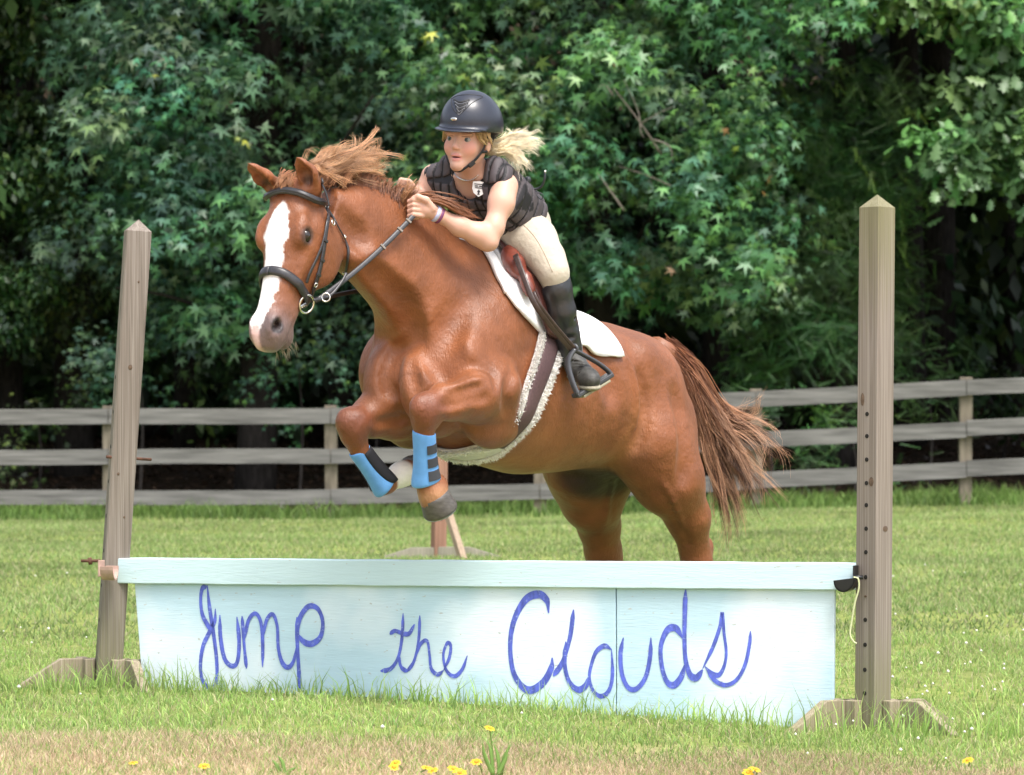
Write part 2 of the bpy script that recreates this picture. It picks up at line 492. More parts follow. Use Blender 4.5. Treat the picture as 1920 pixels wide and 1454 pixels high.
blades('tall_grass', 'longer green grass tufts growing against the foot of the jump', 26000, (-2.4, 2.2), (-1.2, 1.7), (.05, .15), (.003, .006), GREEN[:4], 3, .7,
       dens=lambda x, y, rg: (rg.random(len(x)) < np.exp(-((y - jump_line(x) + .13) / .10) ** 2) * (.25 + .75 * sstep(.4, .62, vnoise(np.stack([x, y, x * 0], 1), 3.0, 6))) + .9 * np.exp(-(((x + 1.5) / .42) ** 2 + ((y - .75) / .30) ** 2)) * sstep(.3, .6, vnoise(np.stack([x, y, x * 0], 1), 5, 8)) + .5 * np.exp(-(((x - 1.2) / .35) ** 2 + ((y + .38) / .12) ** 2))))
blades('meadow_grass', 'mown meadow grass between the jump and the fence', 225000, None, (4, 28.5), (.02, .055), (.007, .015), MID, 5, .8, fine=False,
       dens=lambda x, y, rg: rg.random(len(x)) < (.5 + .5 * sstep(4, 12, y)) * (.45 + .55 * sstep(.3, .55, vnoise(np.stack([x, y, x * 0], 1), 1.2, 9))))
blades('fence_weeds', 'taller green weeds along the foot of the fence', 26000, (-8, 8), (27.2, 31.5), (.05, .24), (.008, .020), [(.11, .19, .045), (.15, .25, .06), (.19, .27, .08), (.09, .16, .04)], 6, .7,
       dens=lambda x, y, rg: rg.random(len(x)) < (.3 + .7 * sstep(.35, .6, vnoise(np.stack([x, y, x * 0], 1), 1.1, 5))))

# clover heads, uncountable white specks
def clover():
    rg = np.random.default_rng(12); n = 620
    y = rg.uniform(-1.6, 12, n); half = (CAM_D + y) / FPX * 1000; x = rg.uniform(-1, 1, n) * half
    keep = rg.random(n) < .12 + .88 * sstep(.4, .9, x / half) * sstep(9, 2, y); x, y = x[keep], y[keep]; n = len(x)
    r = rg.uniform(.004, .008, n); z = gz(x, y) + rg.uniform(.03, .07, n)
    o = np.array([(1, 0, 0), (-1, 0, 0), (0, 1, 0), (0, -1, 0), (0, 0, 1), (0, 0, -1)], float)
    V = (np.stack([x, y, z], 1)[:, None, :] + o[None] * r[:, None, None]).reshape(-1, 3)
    f = np.array([(0, 2, 4), (2, 1, 4), (1, 3, 4), (3, 0, 4), (2, 0, 5), (1, 2, 5), (3, 1, 5), (0, 3, 5)])
    F = ((np.arange(n) * 6)[:, None, None] + f[None]).reshape(-1, 3)
    tag(obj_np('clover_heads', V, F, material('clover_white', (.66, .64, .58), rough=.9)), 'scattered white clover heads in the grass', 'clover', kind='stuff')
clover()

# ---------------------------------------------------------------- three-rail fence
M_rail = material('weathered_grey_board', (.14, .135, .13), rough=.85, spec=.2, noise=(5, .45, 8), stretch=(.35, 1, 5), bump=(40, .5, .006, 4))
M_fpost = material('weathered_fence_post', (.15, .128, .098), rough=.9, spec=.2, noise=(7, .45, 6), stretch=(3, 3, .5), bump=(60, .4, .006))
FP = [(-640, 972, 764, 28.9), (-215, 972, 764, 28.9), (203, 972, 763, 28.8), (620, 972, 762, 28.7), (1012, 964, 752, 28.5), (1418, 955, 731, 28.2), (1812, 948, 709, 27.9), (2205, 941, 690, 27.6), (2600, 934, 672, 27.3)]
fence = empty('rail_fence', P(960, 968, 28.5)); fence.location.z = 0
tag(fence, 'weathered grey three rail wooden fence along the edge of the wood', 'fence')
frg = random.Random(4)
ends = []
for i, (px, pb, pt, Y) in enumerate(FP):
    b = P(px, pb, Y); t = P(px, pt, Y)
    b[2] = float(gz(b[0], b[1])) - .05
    h = t[2] - b[2]; w = .145
    MB().box((b + t) / 2 + np.array([0, .10, .01]), w, .13, h, np.array([[1, 0, 0], [0, 1, 0], [frg.uniform(-.01, .01), 0, 1]])).build('post', M_fpost, fence, bevel=.012)
    ends.append((b, t, Y))
for i in range(len(FP) - 1):
    for k, (d0, d1) in enumerate(((0, 0), (76, 79), (152, 154))):
        py0, py1 = FP[i][2] + d0 + 3, FP[i + 1][2] + (d1 if i > 3 else d0) + 3
        a, b = P(FP[i][0], py0 + 15, FP[i][3]), P(FP[i + 1][0], py1 + 15, FP[i + 1][3])
        d = b - a; L = float(np.linalg.norm(d)); dx = nrm(d); up = nrm(np.array([0, 0, 1.0]) - dx * dx[2]); nn = np.cross(up, dx)
        sag = frg.uniform(-.008, .008); hh = .175 + frg.uniform(-.006, .008); y_off = frg.uniform(-.006, .006)
        mb = MB(); n = 8; vs = []; fs = []
        for j in range(n + 1):
            t = j / n; c = a + d * (t * (1 - .004) + .002) + up * (sag * math.sin(math.pi * t) + frg.uniform(-.002, .002)) + nn * 0 + np.array([0, y_off, 0])
            for sy, sz in ((-1, -1), (1, -1), (1, 1), (-1, 1)): vs.append(c + np.array([0, 1, 0]) * sy * .014 + up * sz * hh / 2)
        for j in range(n):
            for q_ in range(4): fs.append((j * 4 + q_, j * 4 + (q_ + 1) % 4, (j + 1) * 4 + (q_ + 1) % 4, (j + 1) * 4 + q_))
        fs += [(3, 2, 1, 0), (n * 4, n * 4 + 1, n * 4 + 2, n * 4 + 3)]
        mb.add(vs, fs).build('rail', M_rail, fence)
# ================================================================ the wood behind the fence
M_leaf = material('leaf', rough=.42, spec=.5, attr=True, trans=.32)
M_bark = material('dark_bark', (.030, .026, .024), rough=.95, spec=.1, noise=(9, .5, 6), stretch=(2, 2, .5), bump=(14, .9, .05, 5))
M_twig = material('dead_grey_twig', (.17, .145, .125), rough=.9, spec=.1)
def leaf_star():
    pts = [(0, 0)]
    for k in range(5):
        a = math.radians(90 + (k - 2) * 58); l = (.72, .92, 1.0, .92, .72)[k]
        pts.append((l * math.cos(a), l * math.sin(a)))
        if k < 4: b = math.radians(90 + (k - 1.5) * 58); pts.append((.29 * math.cos(b), .29 * math.sin(b)))
    pts.append((.12, -.22)); pts.insert(1, (-.12, -.22)) if False else None
    V = np.array([(x, y + .25, -.30 * (x * x + y * y) + .10 * abs(x)) for x, y in pts]); n = len(pts)
    F = [(0, i, i + 1) for i in range(1, n - 1)] 
    return V * .5, np.array(F)
def leaf_oak():
    out = [(0, -.5), (.10, -.3), (.26, -.18), (.14, -.05), (.36, .12), (.18, .2), (.30, .40), (.10, .42), (0, .58)]
    pts = out + [(-x, y) for x, y in out[-2:0:-1]]
    V = np.array([(0, 0, 0)] + [(x, y, -.25 * abs(x) - .12 * y * y) for x, y in pts]); n = len(pts)
    return V, np.array([(0, 1 + i, 1 + (i + 1) % n) for i in range(n)])
def leaf_plain():
    V = np.array([(0, -.5, 0), (.26, -.05, -.05), (0, .5, -.12), (-.26, -.05, -.05)]); return V, np.array([(0, 1, 2), (0, 2, 3)])
def leaf_spray(k=12):
    V, F = [], []
    for i in range(k):
        t = i / (k - 1); y = t - .5; w = .15 * (1 - .55 * t) + .03
        for s in (-1, 1):
            b = len(V); V += [(0, y, 0), (s * w * .5, y + .040, .01 - .05 * t), (s * w, y + .055, -.03 - .08 * t), (s * w * .5, y + .006, -.01 - .05 * t)]
            F += [(b, b + 1, b + 2), (b, b + 2, b + 3)]
    return np.array(V), np.array(F)
STAR, OAK, PLAIN, SPRAY = leaf_star(), leaf_oak(), leaf_plain(), leaf_spray()

def place_leaves(tmpl, pos, out, size, cols, rg, droop=1.0, jit=.42, lsc=None, lcol=None):
    """leaves at pos facing roughly out and up, tips hanging"""
    n = len(pos); T_, F_ = tmpl
    nor = out * .55 + np.array([0, -.15, .55]) + rg.normal(0, jit, (n, 3)); nor /= np.linalg.norm(nor, axis=1, keepdims=True)
    tip = out * .6 + np.array([0, 0, -droop]) + rg.normal(0, jit * 1.1, (n, 3))
    tip -= nor * np.sum(tip * nor, 1, keepdims=True); tip /= np.linalg.norm(tip, axis=1, keepdims=True) + 1e-9
    sd_ = np.cross(tip, nor)
    s = (size * rg.uniform(.55, 1.40, n) * (1 if lsc is None else lsc))[:, None, None]
    V = pos[:, None, :] + s * (T_[None, :, 0:1] * sd_[:, None, :] + T_[None, :, 1:2] * tip[:, None, :] + T_[None, :, 2:3] * nor[:, None, :])
    F = F_[None] + (np.arange(n) * len(T_))[:, None, None]
    c = np.asarray(cols)[rg.integers(0, len(cols), n)] * rg.uniform(.7, 1.3, n)[:, None]
    if lcol is not None: c = c * lcol
    return V.reshape(-1, 3), F.reshape(-1, 3), np.repeat(c, len(T_), 0)
def lobes_leaves(lobes, tmpl, per, size, cols, rg, clus=5, **kw):
    P_, O_, S_c, C_c = [], [], [], []
    for c, r in lobes:
        m = max(4, int(per * (r[0] * r[2]) / .2) // clus)
        d = rg.normal(0, 1, (m, 3)); d[:, 1] = -np.abs(d[:, 1]) * .9 + .25 * rg.random(m); d[:, 2] += .25; d /= np.linalg.norm(d, axis=1, keepdims=True)
        p = c + d * np.asarray(r) * rg.uniform(.66, 1.12, m)[:, None]
        ls, lc = rg.uniform(.72, 1.18), np.array([rg.uniform(.75, 1.25), rg.uniform(.85, 1.15), rg.uniform(.8, 1.2)]) * rg.uniform(.72, 1.25)
        for _ in range(clus):
            P_.append(p + rg.normal(0, .085 * size / .15, (m, 3))); O_.append(d); S_c.append(np.full(m, ls)); C_c.append(np.tile(lc, (m, 1)))
    return place_leaves(tmpl, np.vstack(P_), np.vstack(O_), size, cols, rg, lsc=np.concatenate(S_c), lcol=np.vstack(C_c), **kw)
def crown(parent, chunks, name='crown'):
    V, F, C = [], [], []; b = 0
    for v, f, c in chunks: V.append(v); F.append(f + b); C.append(c); b += len(v)
    return obj_np(name, np.vstack(V), np.vstack(F), M_leaf, parent, colors=np.vstack(C), smooth=False)
def trunk_tube(pts, rads, name, parent, mat=None):
    return MB().tube(spline(pts, 4), list(np.interp(np.linspace(0, 1, (len(pts) - 1) * 4 + 1), np.linspace(0, 1, len(rads)), rads)), 12).build(name, mat or M_bark, parent, smooth=True)
def region_lobes(poly, n, Yr, rr, rg, holes=(), gaps=0):
    """lobe centres spread over a patch of the wood edge as it is seen, at real depths"""
    poly = np.array(poly, float); lo, hi = poly.min(0), poly.max(0); out = []
    def inside(x, y):
        c = False; j = len(poly) - 1
        for i in range(len(poly)):
            if (poly[i][1] > y) != (poly[j][1] > y) and x < (poly[j][0] - poly[i][0]) * (y - poly[i][1]) / (poly[j][1] - poly[i][1] + 1e-9) + poly[i][0]: c = not c
            j = i
        return c
    tries = 0
    while len(out) < n and tries < n * 60:
        tries += 1
        x, y = rg.uniform(lo[0], hi[0]), rg.uniform(lo[1], hi[1])
        if not inside(x, y): continue
        if any(((x - hx) / hr) ** 2 + ((y - hy) / hv_) ** 2 < 1 for hx, hy, hr, hv_ in holes): continue
        if gaps and vnoise(np.array([[x / 95.0, y / 60.0, 3.3]]), 1.0, gaps)[0] < .29: continue
        Y = rg.uniform(*Yr); r = rg.uniform(*rr)
        out.append((P(x, y, Y), (r * 1.15, r * .8, r * .75)))
    return out
SG = [(0.068, 0.161, 0.085), (0.085, 0.188, 0.099), (0.055, 0.131, 0.08), (0.101, 0.203, 0.091), (0.074, 0.153, 0.101), (0.087, 0.188, 0.071)]
SG2 = [(0.082, 0.198, 0.068), (0.101, 0.225, 0.071), (0.068, 0.161, 0.068), (0.125, 0.246, 0.074), (0.082, 0.186, 0.085)]
HEM = [(0.06, 0.148, 0.044), (0.08, 0.178, 0.049), (0.106, 0.232, 0.06), (0.066, 0.137, 0.049)]
OAKC = [(0.087, 0.198, 0.063), (0.106, 0.232, 0.071), (0.076, 0.164, 0.063), (0.125, 0.253, 0.085)]
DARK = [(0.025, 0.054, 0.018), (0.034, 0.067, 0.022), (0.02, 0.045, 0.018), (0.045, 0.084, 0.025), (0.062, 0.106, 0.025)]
def rg_(s): return np.random.default_rng(s)

def tree(name, label, base, trunk_r, height, lean, chunks, branches=()):
    root = empty(name, base); tag(root, label, 'tree', 'trees at the edge of the wood')
    b = np.asarray(base, float)
    t = trunk_tube([b + (0, 0, -.2), b + (lean * .3, 0, height * .35), b + (lean * .7, .1, height * .7), b + (lean, .2, height)], [trunk_r * 1.25, trunk_r, trunk_r * .75, trunk_r * .4], 'trunk', root)
    for br in branches: trunk_tube([P(*q) for q in br[0]], [br[1], br[1] * .6, br[1] * .25], 'branch', root, br[2] if len(br) > 2 else None)
    if chunks: crown(root, chunks)
    return root
def gpos(px, Y):
    p = P(px, 900, Y); p[2] = float(gz(p[0], p[1])); return p

# 1 big star-leaved sweetgum left of centre
r1 = rg_(21)
L1 = region_lobes([(95, 130), (170, 20), (250, -60), (800, -60), (800, 300), (770, 420), (700, 560), (620, 590), (540, 560), (440, 610), (330, 640), (240, 600), (150, 560), (110, 420), (140, 300)], 116, (31.3, 34.2), (.24, .52), r1,
                  holes=((560, 245, 60, 40), (470, 180, 40, 25), (330, 560, 50, 40)), gaps=5)
L1t = region_lobes([(60, -60), (60, -700), (900, -700), (900, -60)], 55, (31.3, 36), (.5, .9), r1)
c1 = [lobes_leaves(L1, STAR, 200, .25, SG, r1), lobes_leaves(L1t, STAR, 90, .30, SG, r1)]
c1.append(place_leaves(STAR, np.array([P(455, 262, 31.0), P(448, 258, 31.0), P(290, 140, 31.0), P(865, 140, 31.0), P(870, 146, 31.0), P(800, 66, 31.0), P(808, 60, 31.0)]), np.tile([[0, -1., .2]], (7, 1)), .22, [(.34, .36, .05), (.26, .33, .06)], r1))
tree('sweetgum_tree', 'large bluish green star leaved tree on the left behind the horse head', gpos(480, 34), .22, 11, .3, c1,
     branches=(([(480, 560, 34), (400, 420, 33), (250, 260, 32)], .06), ([(480, 480, 34), (600, 330, 33), (700, 180, 32)], .06), ([(480, 620, 34), (330, 560, 32.5), (220, 540, 31.8)], .04)))
# 2 sweetgum right of centre, behind the rider
r2 = rg_(22)
L2 = region_lobes([(760, -60), (1480, -60), (1560, 40), (1470, 120), (1420, 200), (1480, 330), (1500, 450), (1470, 520), (1360, 560), (1250, 560), (1120, 540), (1020, 500), (880, 440), (770, 330)], 116, (31.2, 34.2), (.26, .50), r2,
                  holes=((1190, 250, 70, 50), (1310, 130, 60, 50), (1060, 400, 60, 30)), gaps=8)
L2t = region_lobes([(800, -60), (800, -700), (1700, -700), (1700, -60)], 55, (31.3, 36), (.5, .9), r2)
c2 = [lobes_leaves(L2, STAR, 200, .25, SG2 + SG[:2], r2), lobes_leaves(L2t, STAR, 90, .30, SG2, r2)]
c2.append(place_leaves(STAR, np.array([P(1152, 118, 31), P(1360, 240, 31), P(1380, 275, 31), P(1440, 335, 31), P(1432, 360, 31), P(1262, 505, 31)]), np.tile([[0, -1., .2]], (6, 1)), .17, [(.22, .32, .06), (.30, .16, .05)], r2))
tw = (([(1240, 290, 31.2), (1200, 230, 31.0), (1150, 165, 30.9)], .016, M_twig), ([(1200, 230, 31.0), (1195, 205, 31), (1170, 150, 31)], .010, M_twig), ([(1200, 232, 31.0), (1240, 210, 31), (1265, 200, 31)], .008, M_twig),
      ([(1200, 232, 31), (1202, 250, 31), (1208, 258, 31)], .010, M_twig), ([(1150, 180, 30.9), (1135, 160, 30.9), (1120, 165, 30.9)], .008, M_twig), ([(1225, 262, 31.1), (1255, 275, 31), (1262, 308, 31)], .012, M_twig),
      ([(1170, 395, 31), (1135, 345, 31), (1120, 325, 31)], .013, M_twig), ([(1260, 350, 31), (1215, 330, 31), (1160, 312, 31)], .010, M_twig))
tree('sweetgum_tree', 'large mid green star leaved tree behind the rider, with bare grey twigs', gpos(1130, 34.5), .20, 11, -.2, c2,
     branches=(([(1130, 560, 34.5), (1230, 400, 33), (1400, 250, 32)], .05), ([(1130, 480, 34.5), (1010, 300, 33), (900, 150, 32)], .05)) + tw)
# 3 feathery evergreen
r3 = rg_(23)
L3 = region_lobes([(1380, 180), (1520, 150), (1760, 150), (1760, 300), (1700, 420), (1690, 560), (1740, 660), (1600, 690), (1330, 690), (1230, 640), (1350, 560), (1480, 500), (1470, 380)], 100, (32.6, 35.0), (.22, .42), r3,
                  holes=((1640, 110, 40, 60), (1300, 640, 60, 40)))
c3 = [lobes_leaves(L3, SPRAY, 130, .26, HEM, r3, clus=3, droop=.15, jit=.40)]
vine = []
for (x0, y0, x1, y1, k) in ((1455, 130, 1482, 200, 9), (1478, 215, 1502, 292, 10), (1600, 280, 1640, 350, 8), (1690, 330, 1740, 390, 8), (1560, 130, 1600, 135, 6), (1560, 165, 1600, 170, 5), (1700, 210, 1750, 225, 6), (1520, 450, 1570, 465, 7), (1690, 380, 1695, 470, 9), (1690, 470, 1705, 500, 4)):
    for i in range(k):
        t = i / (k - 1); vine.append(P(x0 + (x1 - x0) * t, y0 + (y1 - y0) * t, 31.6))
c3.append(place_leaves(SPRAY, np.array(vine), np.tile([[.2, -1., .1]], (len(vine), 1)), .16, [(.12, .22, .03), (.16, .27, .04)], r3, jit=.3))
tree('hemlock_tree', 'feathery dark evergreen between the two jump posts on the right', gpos(1580, 35), .16, 9, .1, c3,
     branches=(([(1580, 420, 35), (1680, 330, 33.5), (1760, 300, 32.5)], .03), ([(1580, 300, 35), (1500, 230, 33.5), (1400, 200, 32.6)], .03)))
# 4 oak, far right
r4 = rg_(24)
L4 = region_lobes([(1780, -60), (2080, -60), (2080, 460), (1900, 430), (1830, 380), (1740, 300), (1760, 180), (1880, 130), (1840, 60), (1700, 20), (1560, 30), (1500, -60)], 90, (31.2, 33.0), (.24, .44), r4)
L4t = region_lobes([(1600, -60), (1600, -700), (2300, -700), (2300, -60)], 50, (31.3, 36), (.5, .9), r4)
tree('oak_tree', 'oak with lobed green leaves at the right edge of the picture', gpos(1960, 34), .20, 11, -.3,
     [lobes_leaves(L4, OAK, 170, .20, OAKC, r4), lobes_leaves(L4t, OAK, 90, .30, OAKC, r4)],
     branches=(([(1960, 420, 34), (1880, 330, 33), (1780, 260, 32)], .05), ([(1960, 300, 34), (1850, 120, 33), (1760, 20, 32)], .05)))
# 5 small-leaved tree, far left
r5 = rg_(25)
L5 = region_lobes([(-150, -60), (110, -60), (60, 60), (110, 180), (70, 300), (160, 420), (180, 520), (90, 640), (-150, 700)], 80, (33.0, 35.5), (.26, .5), r5)
L5t = region_lobes([(-300, -60), (-300, -700), (120, -700), (120, -60)], 40, (32, 37), (.5, .9), r5)
tree('small_leaved_tree', 'small leaved dark green tree at the left edge of the picture', gpos(20, 36.5), .17, 11, -.2,
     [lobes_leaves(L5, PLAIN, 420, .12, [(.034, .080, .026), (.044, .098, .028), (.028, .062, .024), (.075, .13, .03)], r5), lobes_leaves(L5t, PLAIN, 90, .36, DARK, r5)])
# bare dark trunks standing inside the wood
for i, (px, py, Y, r, lab) in enumerate(((140, 0, 36.5, .23, 'stout dark trunk on the far left, seen above and below the leaves'), (1576, 0, 37, .15, 'straight dark trunk near the top, left of the right jump post top'),
        (1705, 0, 38, .22, 'thick dark trunk near the top, right of the right jump post top'), (1752, 0, 40, .26, 'broad dark trunk standing in the gap right of the right post'),
        (1888, 0, 42, .15, 'slim dark trunk at the right edge behind the fence'), (345, 0, 41, .14, 'slim dark trunk low behind the left fence rails'), (640, 0, 40, .16, 'dark trunk low behind the horse muzzle'),
        (545, 0, 43, .15, 'dark trunk between the left post and the muzzle'), (1345, 0, 39, .17, 'dark trunk at the top behind the right hand leaves'), (40, 0, 44, .15, 'dim trunk deep in the wood on the far left'), (470, 0, 38, .10, 'thin trunk rising behind the left fence rails'))):
    tree('bare_trunk', lab, gpos(px, Y), r, 13, .15 if i % 2 else -.2, None)
# saplings with leaves low along the fence
for i, (px, Y, h0, lab, cols, tm, sz) in enumerate(((70, 33.5, .9, 'low leafy sapling at the far left behind the fence', DARK + [(.10, .19, .04)], STAR, .15), (260, 32.6, 1.7, 'low sapling with hanging star leaves left of the left post', SG, STAR, .16),
        (440, 34.5, 1.3, 'low dark sapling behind the fence below the big tree', DARK + [(.08, .15, .03)], PLAIN, .14), (700, 33.5, 1.9, 'leafy sapling behind the fence under the horse chin', SG, STAR, .15),
        (560, 33.0, 1.5, 'sapling with yellowish lower leaves behind the horse muzzle', SG + [(.14, .24, .05)], STAR, .15), (1440, 32.4, .7, 'low bush behind the fence near the tail', HEM, SPRAY, .22), (1600, 32.2, .6, 'low bush behind the fence left of the right post', HEM + [(.12, .22, .04)], SPRAY, .22),
        (1740, 33.0, 1.2, 'light green sapling just right of the right post', [(.06, .13, .035), (.08, .16, .04)], SPRAY, .20), (1880, 36, .8, 'dim sapling behind the fence at the right edge', DARK, PLAIN, .14))):
    rr = rg_(60 + i); b = gpos(px, Y)
    lo = [(b + np.array([rr.uniform(-.7, .7), rr.uniform(-.4, .4), h0 + rr.uniform(-.5, .6)]), (rr.uniform(.16, .32),) * 3) for _ in range(11)]
    root = empty('sapling', b); tag(root, lab, 'sapling', 'saplings behind the fence')
    trunk_tube([b + (0, 0, -.1), b + (.05, 0, h0 * .6), b + (0, .05, h0 * 1.2)], [.025, .018, .006], 'stem', root)
    crown(root, [lobes_leaves(lo, tm, 160 if tm is not SPRAY else 70, sz, cols, rr, droop=.15 if tm is SPRAY else 1.0)], 'foliage')
# the dim mass of the wood behind: one thing nobody could count
rb = rg_(77); Lb = []
for k in range(700):
    Y = rb.uniform(40, 62); x = rb.uniform(-1.7, 1.7) * (CAM_D + Y) / FPX * 960
    z = rb.uniform(.3, 19) if k % 3 else rb.uniform(.3, 5)
    r = rb.uniform(.6, 1.2); Lb.append((np.array([x, Y, z + float(gz(x, Y))]), (r * 1.3, r, r * .8)))
for k in range(220):
    Y = rb.uniform(62, 70); x = rb.uniform(-1.7, 1.7) * (CAM_D + Y) / FPX * 960
    Lb.append((np.array([x, Y, rb.uniform(1, 15)]), (2.0, 1.2, 1.4)))
for k in range(260):                                    # the wood's edge goes on to both sides
    Y = rb.uniform(32, 38); r = rb.uniform(.5, .9); sx_ = 1 if k % 2 else -1
    Lb.append((np.array([sx_ * rb.uniform(1.2, 2.1) * (CAM_D + Y) / FPX * 960, Y, rb.uniform(.6, 10)]), (r * 1.2, r, r * .8)))
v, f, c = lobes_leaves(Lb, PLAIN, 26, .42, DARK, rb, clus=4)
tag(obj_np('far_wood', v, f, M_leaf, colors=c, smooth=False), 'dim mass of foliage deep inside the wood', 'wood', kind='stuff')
# canopy that roofs the wood, above the picture
Lc = []
for k in range(260):
    Y = rb.uniform(33, 62); x = rb.uniform(-1.6, 1.6) * (CAM_D + Y) / FPX * 960
    r = rb.uniform(.9, 1.6); Lc.append((np.array([x, Y, rb.uniform(9.8, 14)]), (r * 1.5, r * 1.5, r * .6)))
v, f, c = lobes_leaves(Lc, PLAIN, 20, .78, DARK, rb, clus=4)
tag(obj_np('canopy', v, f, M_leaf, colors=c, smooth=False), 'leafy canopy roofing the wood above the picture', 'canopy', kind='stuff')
# leaf litter, sticks on the wood floor
rl = rg_(88); n = 9000
y = rl.uniform(31.2, 44, n); x = rl.uniform(-1.1, 1.1, n) * (CAM_D + y) / FPX * 960
pos = np.stack([x, y, gz(x, y) + .02], 1)
v, f, c = place_leaves(PLAIN, pos, np.tile([[0, 0, 1.]], (n, 1)), .13, [(.06, .035, .02), (.045, .028, .018), (.085, .05, .03), (.03, .02, .014)], rl, droop=0)
tag(obj_np('leaf_litter', v, f, M_leaf, colors=c, smooth=False), 'brown fallen leaves on the dark woodland floor', 'leaf litter', kind='stuff')
# ================================================================ the painted jump
JL, JR = P(230, 1290, 1.03), P(1600, 1335, -.10)
JL[2] = JR[2] = 0
jd = nrm(JR - JL); jn = np.array([jd[1], -jd[0], 0.0])          # along the jump, and towards the camera
if jn[1] > 0: jn = -jn
def JP(px, py, off=0.0):
    """point on the jump's front plane (off towards the camera)"""
    o = np.array([0, -CAM_D, CAM_H]); d = P(px, py, 0) - o
    p0 = JL + jn * off
    t = np.dot(p0 - o, jn) / np.dot(d, jn)
    return o + d * t
def paint_material(name, base, clouds=True):
    m = bpy.data.materials.new(name); m.use_nodes = True
    nt = m.node_tree; b = nt.nodes['Principled BSDF']; b.inputs['Roughness'].default_value = .6; b.inputs['Specular IOR Level'].default_value = .3
    tc = nt.nodes.new('ShaderNodeTexCoord')
    def noise(sc, det, stretch=(1, 1, 1)):
        mp = nt.nodes.new('ShaderNodeMapping'); mp.inputs['Scale'].default_value = stretch; nt.links.new(tc.outputs['Object'], mp.inputs[0])
        n = nt.nodes.new('ShaderNodeTexNoise'); n.inputs['Scale'].default_value = sc; n.inputs['Detail'].default_value = det; nt.links.new(mp.outputs[0], n.inputs['Vector']); return n.outputs[0]
    grain = ramp(nt, noise(6, 6, (1, 1, 12)), [(.3, tuple(c * .93 for c in base)), (.7, base)])
    blot = ramp(nt, noise(2.0, 3), [(.46, (0, 0, 0)), (.62, (1, 1, 1))])
    chips = ramp(nt, noise(34, 2, (1, 1, 2.5)), [(.705, (0, 0, 0)), (.73, (.8, .8, .8))])
    def mix(f, c1, c2):
        x = nt.nodes.new('ShaderNodeMix'); x.data_type = 'RGBA'; nt.links.new(f, x.inputs[0]); nt.links.new(c1, x.inputs[6]); x.inputs[7].default_value = (*c2, 1); return x.outputs[2]
    c = mix(blot, grain, (.66, .745, .80)) if clouds else grain
    c = mix(chips, c, (.42, .42, .40))
    nt.links.new(c, b.inputs['Base Color'])
    bp = nt.nodes.new('ShaderNodeBump'); bp.inputs['Strength'].default_value = .25; bp.inputs['Distance'].default_value = .004
    nt.links.new(noise(20, 5, (1, 1, 8)), bp.inputs['Height']); nt.links.new(bp.outputs[0], b.inputs['Normal'])
    return m
M_board = paint_material('pale_blue_board_paint', (.475, .635, .725))
M_rail2 = paint_material('pale_aqua_rail_paint', (.53, .675, .715), False)
M_ink = material('blue_brush_paint', (.085, .115, .50), rough=.55, noise=(70, .42, 6), stretch=(1, 1, .35))
M_timber = material('weathered_timber', (.30, .225, .165), rough=.85, spec=.2, noise=(9, .35, 8), stretch=(9, 9, .6), bump=(30, .5, .004, 4))

